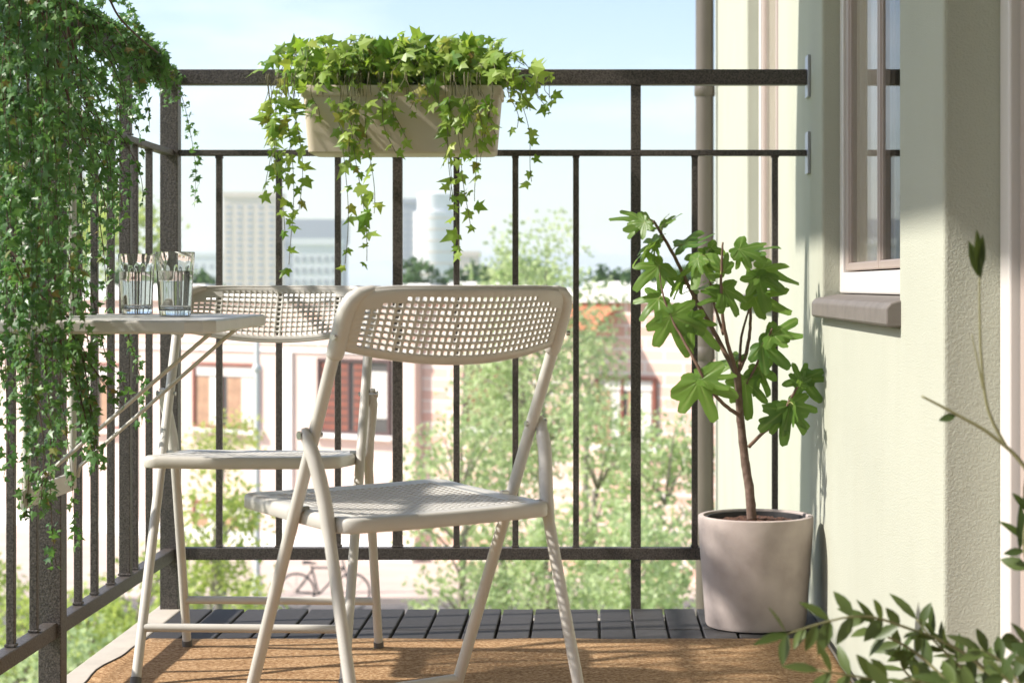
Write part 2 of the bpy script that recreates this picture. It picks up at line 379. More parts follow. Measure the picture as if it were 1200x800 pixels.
b.box(.302, 3.2, 1.1, 1.2, -.02, 2.5); b.box(.302, 3.2, -.72, -.62, -.02, 2.5); b.build('room_wall', M['inside'], bd)
def window(y0, y1, zb, zt, x, curtain=True):
    """double casement set back in the wall; x = face of the frame"""
    w = empty('window', (x-WX, y0-4, 0)); w.parent = bd; Wd = y1-y0
    fr = MB(); t = .05
    fr.box(0,.07, 0,t, zb,zt); fr.box(0,.07, Wd-t,Wd, zb,zt); fr.box(0,.07, t,Wd-t, zb,zb+.048); fr.box(0,.07, t,Wd-t, zt-t,zt)
    fr.build('frame', M['white'], w, bevel=.004)
    mid = Wd*.5
    for a, c in ((t+.004, mid-.004), (mid+.004, Wd-t-.004)):
        s_ = MB(); q = .052; z0, z1 = zb+.052, zt-t-.004
        qa, qc = (q,.014) if a < mid*.5 else (.014,q)
        s_.box(.006,.04, a,a+qa, z0,z1); s_.box(.006,.04, c-qc,c, z0,z1); s_.box(.006,.04, a+qa,c-qc, z0,z0+.018); s_.box(.006,.04, a+qa,c-qc, z1-q,z1)
        s_.box(.010,.03, a+qa,a+qa+.006, z0+.018,z1-q); s_.box(.010,.03, c-qc-.006,c-qc, z0+.018,z1-q)
        sa = s_.build('sash', M['pink'], w, bevel=.005)
        g = MB(); g.box(.0125,.0165, a+qa+.0061,c-qc-.0061, z0+.0185,z1-q-.0005); g.build('pane', M['glass'], sa)
    if curtain:
        cu = MB(); n = 80; b0 = len(cu.v)
        for i in range(n+1):
            y = mid+.06+(Wd-mid-.1)*i/n; xx = .036+.008*math.sin(i*.9)+.004*math.sin(i*2.3)
            cu.v += [(xx,y,zb+.06),(xx,y,zt-.03)]
        for i in range(n): cu.face([2*i,2*i+2,2*i+3,2*i+1])
        cu.build('curtain', M['curtain'], w, smooth=True)
    return w
def sill(y0, y1, z):
    b = MB(); pts = [(.098,z-.042),(-.022,z-.046),(-.026,z-.040),(-.026,z-.012),(-.018,z-.003),(-.008,z),(.039,z+.008),(.098,z+.008)]
    n = len(pts)
    for y in (y0-.02-4, y1+.02-4):
        for px, pz in pts: b.v.append((px, y, pz))
    b.face(list(range(n))); b.face([n+i for i in reversed(range(n))])
    for i in range(n): b.face([i, n+i, n+(i+1)%n, (i+1)%n])
    return b.build('window_sill', M['stone'], bd, bevel=.003, recalc=True)
window(3.476, 4.633, .783, 2.249, .592); sill(3.476, 4.60, .773)
window(5.701, 6.839, .783, 2.249, .592); sill(5.701, 6.82, .773)
dr = empty('balcony_door', (.638-WX, 2.101-4, 0)); dr.parent = bd
f = MB(); Wd = 3.047-2.101; t = .065
f.box(0,.07, 0,t, -.028,2.249); f.box(0,.07, Wd-t,Wd, -.028,2.249); f.box(0,.07, t,Wd-t, 2.249-t,2.249); f.box(0,.07, t,Wd-t, -.028,.02)
f.build('frame', M['white'], dr, bevel=.004)
s_ = MB(); a, cc, q = t+.012, Wd-t-.012, .085
s_.box(.014,.07, a,a+q, .024,2.18); s_.box(.014,.07, cc-q,cc, .024,2.18); s_.box(.014,.07, a+q,cc-q, .024,.15); s_.box(.014,.07, a+q,cc-q, 2.09,2.18)
sa = s_.build('sash', M['pink'], dr, bevel=.005)
g = MB(); g.box(.038,.043, a+q+.0005,cc-q-.0005, .1505,2.0895); g.build('pane', M['glass'], sa)
# drain pipe at the far end of the wall
dp = empty('drain_pipe', (.497,8.42,GZ), label='brown drain pipe running down the far corner of the stucco wall', cat='drain pipe')
b = MB(); b.lathe([(.039,0),(.039,9.4)], 32); b.build('pipe', M['copper'], dp, smooth=True)
for z in (1.66,.53,-.62,-1.75):
    b = MB(); b.lathe([(.0395,z-GZ-.05),(.0445,z-GZ-.045),(.0445,z-GZ-.01),(.042,z-GZ),(.0395,z-GZ+.01)], 32); b.build('collar', M['copper'], dp, smooth=True)

# ================================================================== CHAIRS
uf, kk, zp, ur, CW, zs, sb, sf, zt, zst = .2054, .4666, .564, -.2238, .2085, .4584, -.135, .205, .790, .106
tubeu = lambda z: uf-kk*z
upv = tubeu(zp)
rearu = lambda z: ur+(upv-ur)*z/zp
def perforated_seat():
    b = MB(); a, c = .1985, (sf-sb)/2; r = .032; uc = (sf+sb)/2
    ia, ic = a-r, c-r
    nw, nu = 25, 21
    def lines(h, n):
        m = .012; p = 2*(h-m)/n; hs = p*.33; L = [-h]
        for i in range(n):
            cc = -h+m+p*(i+.5); L += [cc-hs, cc+hs]
        return L+[h]
    Ls, Lu = lines(ia, nw), lines(ic, nu)
    def zz(w, u): return zs-.004-.008*(1-u/c)-.006*(1-(w/a)**2)*(1-(u/c)**2)
    nW, nU = len(Ls), len(Lu)
    for u in Lu:
        for w in Ls: b.v.append((w, u+uc, zz(w,u)))
    for j in range(nU-1):
        for i in range(nW-1):
            if i % 2 == 1 and j % 2 == 1: continue
            q = j*nW+i; b.face([q, q+1, q+nW+1, q+nW])
    o = b.build('panel', M['chair'], None, smooth=True, angle=50)
    s_ = o.modifiers.new('Solidify', 'SOLIDIFY'); s_.thickness = .0016; s_.offset = -1
    # rim: rounded border and skirt
    m = MB(); loop = []
    for i in range(nW): loop.append((Ls[i], -ic, None))
    path = []
    for i in range(nW): path.append(((Ls[i],-ic), (0,-1)))
    for t in range(1,8): path.append(((ia,-ic), (math.sin(rad(t*11.25)), -math.cos(rad(t*11.25)))))
    for j in range(nU): path.append(((ia,Lu[j]), (1,0)))
    for t in range(1,8): path.append(((ia,ic), (math.cos(rad(t*11.25)), math.sin(rad(t*11.25)))))
    for i in reversed(range(nW)): path.append(((Ls[i],ic), (0,1)))
    for t in range(1,8): path.append(((-ia,ic), (-math.sin(rad(t*11.25)), math.cos(rad(t*11.25)))))
    for j in reversed(range(nU)): path.append(((-ia,Lu[j]), (-1,0)))
    for t in range(1,8): path.append(((-ia,-ic), (-math.cos(rad(t*11.25)), -math.sin(rad(t*11.25)))))
    prof = [(0,0),(r*.3,.0012),(r*.82,.001),(r*.93,-.0012),(r*.985,-.0045),(r,-.009),(r,-.0205),(r-.0015,-.022),(r-.004,-.0215),(r-.005,-.010)]
    n = len(path)
    for po, pz in prof:
        for (px, py), (dx, dy) in path: m.v.append((px+dx*po, py+dy*po+uc, zz(px,py)+pz))
    for k in range(len(prof)-1):
        for i in range(n): m.face([k*n+i, k*n+(i+1)%n, (k+1)*n+(i+1)%n, (k+1)*n+i])
    rim = m.build('rim', M['chair'], None, smooth=True, recalc=False)
    return o, rim
def backrest():
    b = MB(); nw, nr = 31, 9; hw = CW-.004
    ih = .183; p = 2*ih/nw; L = [-hw,-hw*.965]
    for i in range(nw):
        cc = -ih+p*(i+.5); L += [cc-p*.335, cc+p*.335]
    L += [hw*.965, hw]
    T = [0,.07]; q = .80/nr
    for i in range(nr): cc = .09+q*(i+.5); T += [cc-q*.35, cc+q*.35]
    T += [.94,1]
    def pos(w, t):
        s_ = w/hw
        z0 = .672+.026*s_*s_; z1 = zt-.016*abs(s_)**10
        z = z0+(z1-z0)*t
        u = tubeu(z)-.040*(1-s_*s_)-.004
        if t > .93: u += .004*(t-.93)/.07
        return (w, u, z)
    nW = len(L)
    for t in T:
        for w in L: b.v.append(pos(w,t))
    for j in range(len(T)-1):
        for i in range(nW-1):
            if 2 <= i < nW-2 and i % 2 == 0 and j >= 2 and j < len(T)-2 and j % 2 == 0:
                c_ = (i-2)//2; rr = (j-2)//2
                if rr == nr-1 and not 5 <= c_ <= nw-6: continue_hole = False
                elif rr == nr-2 and not 2 <= c_ <= nw-3: continue_hole = False
                else: continue_hole = True
                if continue_hole: continue
            k_ = j*nW+i; b.face([k_, k_+nW, k_+nW+1, k_+1])
    o = b.build('backrest', M['chair'], None, smooth=True, angle=50)
    s_ = o.modifiers.new('Solidify', 'SOLIDIFY'); s_.thickness = .006; s_.offset = 0
    return o, pos
def make_chair():
    root = empty('folding_chair')
    st = empty('seat'); st.parent = root
    for x in perforated_seat(): x.parent = st
    br, pos = backrest(); br.parent = root
    # rolled edges along the top and bottom of the backrest
    e = MB(); e.tube([pos(-CW+.004+(2*CW-.008)*i/40, 1) for i in range(41)], .0032, 8); e.tube([pos(-CW+.004+(2*CW-.008)*i/40, 0) for i in range(41)], .0032, 8)
    e.build('edge', M['chair'], br, smooth=True)
    for s_ in (-1,1):
        sl = MB(); zz = [.684,.687,.695,.74,.758,.772,.781,.786,.788]; rr = [.0118,.0134,.0142,.0142,.0138,.0126,.0104,.0074,.0036]; wi = [0,0,0,0,.001,.006,.016,.032,.050]
        sl.tube([(s_*(CW-.002-w_), tubeu(z)-.012*(w_/.05), z) for z, w_ in zip(zz, wi)], rr, 16); sl.build('sleeve', M['chair'], br, smooth=True)
        sc = MB(); z = .715; sc.tube([(s_*(CW+.012), tubeu(z)-.009, z), (s_*(CW+.0165), tubeu(z)-.011, z)], .0042, 12); sc.build('screw', M['bolt'], br, smooth=True, angle=40)
        fl = MB(); P = [(s_*CW, tubeu(z), z) for z in (.70,.45,.2,.02,.012)]
        fl.tube(P, .0100, 16); l = fl.build('front_leg', M['chair'], root, smooth=True, angle=50)
        c_ = MB(); c_.tube([(s_*CW, tubeu(.0135), .0135),(s_*CW, tubeu(0), .0)], .0114, 14); c_.build('foot_cap', M['foot'], l, smooth=True, angle=50)
        rl_ = MB(); pts = []; rs = []
        for z in (zp+.010, zp, zp-.02, zp-.05, zp-.10, zp-.16, .25, .1, .012):
            w = CW+.016-.016*min(1, (zp-z)/.12 if z < zp else 0)+.006*max(0,(zp-.2-z)/zp)
            bul = .010*math.exp(-((z-(zp-.06))/.06)**2)
            pts.append((s_*w, rearu(z)-bul, z)); rs.append(.0095 if z >= zp else (.0115 if z > zp-.12 else .0096))
        rs[0] = .006
        rl_.tube(smooth_pts(pts,3), [r for r in [rs[min(i//3,len(rs)-1)] for i in range((len(pts)-1)*3+1)]], 16)
        l = rl_.build('rear_leg', M['chair'], root, smooth=True, angle=60)
        c_ = MB(); q = pts[-1]; c_.tube([(q[0],q[1],.0135),(q[0],rearu(0),0)], .0110, 14); c_.build('foot_cap', M['foot'], l, smooth=True, angle=50)
        h = MB(); h.tube([(s_*(CW-.0135), upv, zp),(s_*(CW+.025), upv, zp)], .0045, 14); h.tube([(s_*(CW+.0245), upv, zp),(s_*(CW+.0275), upv, zp)], .0068, 16)
        h.build('hinge_bolt', M['bolt'], root, smooth=True, angle=40)
        k_ = MB(); zq = zs-.014; k_.tube([(s_*.186, tubeu(zq), zq),(s_*(CW+.004), tubeu(zq), zq)], .005, 10); k_.build('seat_pin', M['bolt'], root, smooth=True, angle=40)
        k_ = MB(); zq -= .008; k_.tube([(s_*.186, rearu(zq), zq),(s_*(CW+.004), rearu(zq), zq)], .005, 10); k_.build('seat_pin', M['bolt'], root, smooth=True, angle=40)
    b = MB(); b.tube([(-CW, tubeu(zst), zst),(CW, tubeu(zst), zst)], .0085, 14); b.build('stretcher', M['chair'], root, smooth=True, angle=50)
    b = MB(); w = CW+.004; b.tube([(-w, rearu(zst), zst),(w, rearu(zst), zst)], .0085, 14); b.build('stretcher', M['chair'], root, smooth=True, angle=50)
    return root
ch = make_chair(); G = 'beige folding chairs on the rug'
ch.location = (-.294, 3.183, .008); ch.rotation_euler = (0,0,.6728)
tag(ch, 'nearer beige folding chair, seen from behind, facing the table', 'chair', G)
c2 = copy_tree(ch); c2.location = (-.683, 4.093, .008); c2.rotation_euler = (0,0,3.096)
tag(c2, 'farther beige folding chair facing the camera by the railing, partly behind the table', 'chair', G)

# ================================================================== RAIL TABLE
TZ = .744
tb = empty('balcony_table', (-1.0,3.6,0), label='small beige hanging table hooked onto the left railing', cat='table')
def T(x, y, z): return (x+1.0, y-3.6, z)
poly = [(-1.0,3.20),(-.66,3.20),(-.632,3.213),(-.616,3.245),(-.640,3.88),(-.655,3.925),(-.70,3.955),(-1.0,3.955)]
b = MB(); b.prism([(x+1.0,y-3.6) for x,y in poly], TZ-.0225, TZ); b.build('table_top', M['chair'], tb, bevel=.005, seg=3)
for y in (3.485, 3.795):
    b = MB(); b.tube([T(-.998,y,.412), T(-.998,y,1.14)], .0075, 12); b.tube(smooth_pts([T(-.998,y,1.13),T(-1.0,y,1.145),T(-1.04,y,1.149),T(-1.064,y,1.145),T(-1.068,y,1.10)],4), .006, 10)
    b.build('upright', M['chair'], tb, smooth=True, angle=50)
b = MB(); b.box(-.0045,.0045,-.135,.215,.405,.440); b.build('crossbar', M['chair'], tb, bevel=.002)
for ya, yb_ in ((3.40,3.52),(3.63,3.80)):
    b = MB(); b.tube([T(-.655,ya,TZ-.026), T(-.668,ya+.004,TZ-.036), T(-.985,yb_,.452), T(-.990,yb_,.43)], .0036, 10); b.build('strut', M['chair'], tb, smooth=True, angle=60)

# ------------------------------------------------------------------ glasses
gm = bpy.data.materials.new('clear_glass'); gm.use_nodes = True; q = gm.node_tree.nodes['Principled BSDF']
q.inputs['Transmission Weight'].default_value = 1; q.inputs['Roughness'].default_value = 0; q.inputs['IOR'].default_value = 1.48; q.inputs['Base Color'].default_value = (.86,.88,.87,1)
wm = bpy.data.materials.new('water'); wm.use_nodes = True; q = wm.node_tree.nodes['Principled BSDF']
q.inputs['Transmission Weight'].default_value = 1; q.inputs['Roughness'].default_value = 0; q.inputs['IOR'].default_value = 1.33
def glass(loc, rz, label, lvl):
    g = empty('drinking_glass', loc, rz, label=label, cat='glass', group='glasses of water on the table')
    def fac(a, z):   # nine soft facets on the wall, round at lip and foot
        k = min(1, max(0, (z-.006)/.012))*min(1, max(0, (.100-z)/.012)); s_ = math.pi/9
        return 1-k*.022*(1-math.cos((a % (2*s_))-s_))/(1-math.cos(s_))
    b = MB(); n = 72
    prof = [(.0265,0),(.0285,.0015),(.0290,.006)]+[(.0290+.0070*(z/.118), z) for z in (.012,.018,.04,.06,.08,.088,.094,.100,.108,.115)]+[(.0358,.1178),(.0346,.1178)]
    inner = [(.0338,.115)]+[(.0265+.0070*(z/.118), z) for z in (.10,.08,.06,.04,.02,.015)]+[(.022,.0105)]
    rings = b.lathe(prof+inner, n, rmul=lambda a, z: 1)
    for i, (r0, z) in enumerate(prof):
        for k in range(n):
            a = 2*math.pi*k/n; m = fac(a, z); x, y, zz = b.v[rings[i]+k]; b.v[rings[i]+k] = (x*m, y*m, zz)
    b.capring(rings[0], n, True); b.capring(rings[-1], n, False)
    b.build('vessel', gm, g, smooth=True, angle=60)
    w = MB(); pw = [(.0222,.0104),(.0267+.0070*(.0155/.118)-.0001,.0152)]+[(.0267+.0070*(z/.118), z) for z in (.02,.04,.06,lvl-.001)]+[(.0262+.0070*(lvl/.118), lvl)]
    rr = w.lathe(pw, n); w.capring(rr[0], n, True); w.capring(rr[-1], n, False); w.build('water', wm, g, smooth=True, angle=40)
    return g
glass((-.763,3.62,TZ+.0008), .2, 'glass of water nearer the table edge, in front', .083)
glass((-.887,3.85,TZ+.0008), .6, 'glass of water partly hidden behind the other glass, nearer the railing', .083)

# ================================================================== POT AND FIG
PC = Vector((.3935, 4.63, 0))
pt = empty('plant_pot', PC, label='rosy beige concrete pot on the dark deck by the wall', cat='plant pot')
b = MB(); n = 96
rings = b.lathe([(.105,.001),(.1155,.003),(.119,.010),(.1240,.08),(.1290,.15),(.1345,.22),(.1358,.252),(.1350,.2590),(.1325,.2605),(.1235,.2605),(.1215,.258),(.1205,.20)], n)
b.capring(rings[0], n, True); b.build('shell', M['pot'], pt, smooth=True, angle=35)
b = MB(); b.lathe([(.1150,.20),(.1150,.2525),(.1180,.2545),(.1175,.256),(.1130,.256),(.1120,.25),(.1115,.21)], n); b.build('liner', M['grow'], pt, smooth=True, angle=40)
b = MB(); sr = random.Random(5); b.v.append((0,0,.249))
for i in range(1,13):
    for k in range(48):
        a = 2*math.pi*k/48; r = .1125*i/12; b.v.append((r*math.cos(a), r*math.sin(a), .247-.004*(i/12)**2+sr.uniform(-.004,.005)))
for k in range(48): b.face([0, 1+k, 1+(k+1)%48])
for i in range(11):
    for k in range(48): b.face([1+i*48+k, 1+(i+1)*48+k, 1+(i+1)*48+(k+1)%48, 1+i*48+(k+1)%48])
b.build('soil', M['soil'], pt, smooth=True)

fg = empty('fig_tree', (PC.x-.012, PC.y, .236), label='young fig plant with large lobed leaves growing in the concrete pot', cat='fig plant')
fo = -Vector(fg.location); fr_ = random.Random(11)
D0 = 4.63
def fpt(u, v, dd=0): return at(u, v, D0+dd)+fo
trunk = [(881,609,0),(879,580,.0),(874,545,.005),(869,505,.005),(866,470,0),(864,436,-.005)]
tk = MB(); tp = smooth_pts([fpt(*p) for p in trunk], 6); n = len(tp)
tk.tube([p+Vector((fr_.uniform(-.0006,.0006),fr_.uniform(-.0006,.0006),0)) for p in tp], [.0118-.0036*i/(n-1)+.0007*(1 if i % 4 == 0 else 0) for i in range(n)], 14)
tk.build('trunk', M['bark'], fg, smooth=True)
BR = [
 ([(864,440,-.005),(848,410,.02),(831,378,.03),(812,345,.03),(790,300,.02),(774,272,.0),(766,259,-.01)], .0066, .0030),
 ([(864,440,-.005),(855,410,-.03),(848,380,-.05),(845,340,-.06),(846,305,-.06),(847,284,-.06)], .0055, .0022),
 ([(848,392,-.04),(838,360,-.02),(832,330,-.02),(828,300,-.03)], .0038, .0020),
 ([(865,436,-.003),(874,415,.03),(879,385,.05),(879,345,.06),(877,300,.05)], .0055, .0024),
 ([(867,432,.0),(868,400,.06),(874,375,.09),(882,350,.10)], .0040, .002),
 ([(866,486,0),(850,475,-.05),(832,455,-.09),(818,430,-.10),(803,402,-.08),(788,375,-.06),(777,345,-.05),(773,322,-.04)], .0050, .0020),
 ([(878,523,.0),(893,508,-.03),(912,493,-.05),(925,470,-.05),(938,448,-.04),(945,440,-.03)], .0046, .0022),
 ([(875,450,.0),(885,430,.0),(896,405,-.04),(905,385,-.07)], .0034, .002),
]
brp = []
bb = MB()
for pts, r0, r1 in BR:
    q = smooth_pts([fpt(*p) for p in pts], 6); n = len(q); brp += q
    bb.tube([p+rv(fr_)*.0006 for p in q], [r0+(r1-r0)*i/(n-1) for i in range(n)], 10)
def fig_outline(n=84, rnd=None):
    out = []
    j = (lambda a: a*rnd.uniform(.80,1.16)) if rnd else (lambda a: a)
    lobes = [(0,j(.62),j(.27)),(j(.84),j(.50),j(.255)),(-j(.84),j(.50),j(.255)),(j(1.68),j(.28),j(.30)),(-j(1.68),j(.28),j(.30))]
    for i in range(n):
        th = -math.pi+2*math.pi*(i+.5)/n
        r = .38+max(A*math.exp(-(abs(th-t)/s_)**2.8) for t, A, s_ in lobes)
        if abs(th) > 2.2: r *= max(.35, 1-(abs(th)-2.2)*.75)
        r *= 1+.025*math.sin(i*2.1)
        out.append((th, r))
    return out, lobes
FO, LOB = fig_outline()
veins = []
fl = MB()
def fig_leaf(base, dirv, nrm, size, rnd):
    FO, LOB = fig_outline(84, rnd)
    x, y, n = frame(dirv, nrm); b = len(fl.v); K = len(FO); rings = 6
    ph = rnd.uniform(0,6); cup = rnd.uniform(.10,.30); dr_ = rnd.uniform(.10,.38); sk = rnd.uniform(.86,1.1); tw = rnd.uniform(-.2,.2)
    fl.v.append(tuple(base)); veins.append(1)
    for g in range(1, rings+1):
        for th, r in FO:
            q = r*g/rings; a, c = math.sin(th)*q*sk, math.cos(th)*q
            va = max(math.exp(-((th-t)/(.035/(.25+g/rings)))**2) for t, A, s_ in LOB)
            w = -dr_*(a*a+c*c)+cup*abs(a)*.6+.05*math.sin(ph+c*7+a*5)*q+tw*a*c+.05*math.cos(th*7.6)*q*.5-.02*va
            fl.v.append(tuple(base+(x*a+y*c+n*w)*size)); veins.append(va*(1-.5*g/rings))
    for k in range(K): fl.face([b, b+1+k, b+1+(k+1)%K])
    for g in range(rings-1):
        for k in range(K): fl.face([b+1+g*K+k, b+1+(g+1)*K+k, b+1+(g+1)*K+(k+1)%K, b+1+g*K+(k+1)%K])
# (base u, v, depth) -> (tip u, v), size in px, facing (camera weight, up weight), tip depth shift
LV = [
 (757,262,0, 709,249, 52,.6,.8,-.02),(779,262,.04, 803,247, 33,.5,.9,.0),(800,287,.02, 858,264, 46,.35,1,.0),(770,281,0, 712,322, 50,.15,1,-.02),
 (768,283,.05, 738,300, 34,.3,1,.03),(773,311,-.03, 733,343, 48,1,.45,-.03),(772,350,-.04, 743,376, 40,.8,.7,-.03),(786,370,-.06, 812,424, 54,1,.2,-.02),
 (808,377,-.04, 848,404, 48,.8,.5,-.03),(822,303,-.03, 806,338, 46,.9,.6,-.04),(832,292,.02, 850,310, 34,.5,.8,.0),(799,330,.03, 783,352, 32,.35,.9,.02),
 (873,296,.04, 920,280, 50,.45,1,.0),(866,292,.0, 914,309, 44,.4,1,-.03),(893,316,.05, 958,332, 60,.45,1,-.02),(888,325,.02, 904,372, 48,.9,.5,-.05),
 (884,347,.03, 928,366, 50,.7,.7,-.04),(848,318,-.06, 838,300, 30,.7,.7,.0),(848,338,-.05, 868,368, 46,.9,.5,-.04),
 (845,350,-.05, 828,352, 34,.8,.6,-.03),(905,392,-.06, 932,392, 44,.6,.8,-.02),(893,404,-.05, 930,432, 48,.9,.5,-.04),
 (819,446,-.1, 838,500, 62,1,.3,-.02),(823,444,-.1, 862,436, 44,.8,.6,.02),(873,446,.0, 877,484, 46,.9,.3,-.02),(889,432,.02, 905,466, 46,.9,.35,.0),
 (941,444,-.03, 962,474, 40,.8,.4,.0),(938,446,-.03, 945,428, 30,.7,.6,.0),(926,474,-.05, 950,512, 50,.8,.5,-.02),(920,480,-.05, 921,522, 48,1,.3,-.02),
 (915,488,-.05, 893,492, 34,.8,.6,-.02),(862,425,.02, 838,420, 34,.6,.8,.04),(812,340,.05, 838,330, 38,.5,.9,.05),
]
for q in list(LV):
    if fr_.random() < .62:
        du, dv_ = fr_.uniform(-16,16), fr_.uniform(-10,16); a_ = fr_.uniform(-1.1,1.1); ex, ey = q[3]-q[0], q[4]-q[1]
        LV.append((q[0]+du*.4, q[1]+dv_*.4, q[2]+fr_.uniform(-.06,.06), q[0]+du+ex*math.cos(a_)-ey*math.sin(a_), q[1]+dv_+ex*math.sin(a_)+ey*math.cos(a_), q[5]*fr_.uniform(.45,.72), fr_.uniform(.3,1), fr_.uniform(.3,1), fr_.uniform(-.02,.03)))
pe = MB()
for u, v, dd, tu, tv, px, cw, uw, td in LV:
    b0 = fpt(u,v,dd); tip = fpt(tu,tv,dd+td); dv = (tip-b0)
    nrm = Vector((-.15,-cw*.9,uw*1.15))+rv(fr_)*.5
    L = px*D0/F*fr_.uniform(.78,.95)
    fig_leaf(b0, dv, nrm, L, fr_)
    nb = min(brp, key=lambda p: (p-b0).length)
    mid = (nb+b0)/2+Vector((0,0,.006))
    bb.tube(smooth_pts([nb, mid, b0], 4), .0013, 6, m=1)
o = fl.build('foliage', M['figleaf'], fg, smooth=True)
a_ = o.data.attributes.new('vein', 'FLOAT', 'POINT'); a_.data.foreach_set('value', [min(1,v)*.75 for v in veins])
bb.build('branches', [M['twig'], M['petiole']], fg, smooth=True)

# ================================================================== PLANTER BOX AND IVY
BX0, BX1 = (351-PX)*4.66/F, (587-PX)*4.66/F
pb = empty('planter_box', ((BX0+BX1)/2, 4.755, 1.116), label='long beige planter box hanging on the back railing', cat='planter')
hw = (BX1-BX0)/2
def rrect(hx, hy, r, n=6):
    out = []
    for cx, cy, a0 in ((hx-r,hy-r,0),(-hx+r,hy-r,90),(-hx+r,-hy+r,180),(hx-r,-hy+r,270)):
        for k in range(n+1): a = rad(a0+90*k/n); out.append((cx+r*math.cos(a), cy+r*math.sin(a)))
    return out
b = MB(); rings = []
for z, e in ((0,-.022),(.004,-.016),(.02,-.0145),(.135,-.005),(.1352,-.001),(.137,.0),(.158,.0015),(.161,-.0005),(.161,-.006),(.158,-.008),(.12,-.011)):
    s0 = len(b.v); P = rrect(hw+e, .092+e*.8, .02); b.v += [(x,y,z) for x,y in P]; rings.append(s0)
n = len(P)
for a, c_ in zip(rings, rings[1:]):
    for k in range(n): b.face([a+k, a+(k+1)%n, c_+(k+1)%n, c_+k])
b.capring(rings[0], n, True); b.build('box', M['plant'], pb, smooth=True, angle=35)
b = MB(); P = rrect(hw-.010, .082, .015); b.v += [(x,y,.140) for x,y in P]; b.face(range(len(P))); b.build('soil', M['soil'], pb)
for x in (-.16,.16):
    b = MB(); yy = RY-4.755
    b.box(x-.012,x+.012,.0945,.0985,.02,.160); b.box(x-.012,x+.012,.0945,.1175,.160,.164); b.box(x-.012,x+.012,.1135,.1175,.164,.226); b.box(x-.012,x+.012,.1135,yy+.024,.226,.230); b.build('bracket', M['rail'], pb)

iv = empty('ivy_plant', ((BX0+BX1)/2, 4.755, 1.256), label='bright green ivy spilling out of the beige planter box', cat='ivy')
io = -Vector(iv.location); ir = random.Random(21); lf = MB(); sv = MB()
CAMV = Vector((0,-1,0))
def ivleaf(p, size, down=.6, out=None):
    nrm = Vector((ir.gauss(-.25,.5), -.75+ir.gauss(0,.45), .55+ir.gauss(0,.4)))
    dv = Vector((ir.gauss(0,.6), -.35+ir.gauss(0,.4), -down+ir.gauss(0,.45)))
    if out: dv += out
    sx = ir.uniform(.78,1.12); sy = ir.uniform(.85,1.2); leaf(lf, p, dv, nrm, size, [(a*sx+ir.gauss(0,.03),c_*sy+ir.gauss(0,.03)) for a, c_ in IVY], ir.uniform(.1,.6), ir.uniform(.0,.6))
# bushy top: arching stems from the soil
for i in range(230):
    s0 = Vector((ir.uniform(BX0+.02,BX1-.02), 4.755+ir.uniform(-.07,.07), 1.25))
    ang = ir.uniform(0, 2*math.pi); reach = ir.uniform(.03,.15); top = ir.uniform(.055,.135)
    ox, oy = math.cos(ang)*reach*.95, math.sin(ang)*reach*.8-.02
    if s0.x < BX0+.09: ox -= ir.uniform(0,.035)
    if s0.x > BX1-.09: ox += ir.uniform(.0,.07)
    e = s0+Vector((ox, oy, top*ir.uniform(.2,.95)-.01)); m_ = s0+Vector((ox*.45, oy*.45, top))
    q = smooth_pts([s0, m_, e], 4); sv.tube([p+io for p in q], .0010, 5)
    for p in q[3:]:
        for _ in range(1 if ir.random() < .8 else 2): ivleaf(p+io+rv(ir)*.014, ir.uniform(.016,.048), .1)
# trailing strands: (u, y bottom, start u, depth)
for u0, u1, vb, dd in ((338,342,310,4.63),(322,330,276,4.62),(348,352,246,4.63),(318,314,226,4.66),(330,322,180,4.62),(345,338,205,4.64),(405,404,309,4.62),(412,428,306,4.62),(430,436,250,4.61),(420,410,200,4.61),(405,420,170,4.62),
                       (440,462,180,4.61),(455,472,162,4.61),(470,458,140,4.60),(525,534,300,4.62),(540,548,262,4.61),(530,524,235,4.62),(555,566,190,4.62),(548,560,236,4.61),(545,538,180,4.60),(520,528,160,4.61),(573,580,160,4.62),(560,572,140,4.61),
                       (605,627,213,4.66),(612,618,130,4.66),(596,606,150,4.65),(626,640,132,4.68),(500,496,122,4.62),(376,384,120,4.62),(366,372,140,4.62),(395,400,150,4.62),(416,420,140,4.62),(446,450,130,4.62),(480,484,128,4.62),(512,516,150,4.62),(536,544,150,4.61),(566,570,165,4.62),(322,318,190,4.64),(310,312,150,4.66),(640,644,120,4.68)):
    v0 = 92
    P = []; n = max(4, int((vb-v0)/14)); ph = ir.uniform(0,6)
    for i in range(n+1):
        t = i/n; P.append(at(u0+(u1-u0)*t+4*math.sin(ph+t*6), v0+(vb-v0)*t, dd+.01*math.sin(ph*2+t*5)-.02*(1-t))+io)
    st0 = Vector((P[0].x+io.x*0, P[0].y+.06, 1.25+io.z)); q = smooth_pts([st0, Vector((P[0].x, P[0].y+.02, 1.30+io.z))]+P, 3)
    sv.tube(q, .0009, 5)
    for i in range(2, n+1):
        dens = (2 if i < n*.35 else 1)
        for _ in range(dens):
            if ir.random() < .90:
                ivleaf(P[i]+rv(ir)*.010, ir.uniform(.022,.040)*(1 if i < n-1 else .8), .7, Vector((ir.choice((-.8,.8)),0,0)))
lf.build('foliage', M['ivy'], iv, smooth=False); sv.build('stems', M['gvine'], iv, smooth=True)

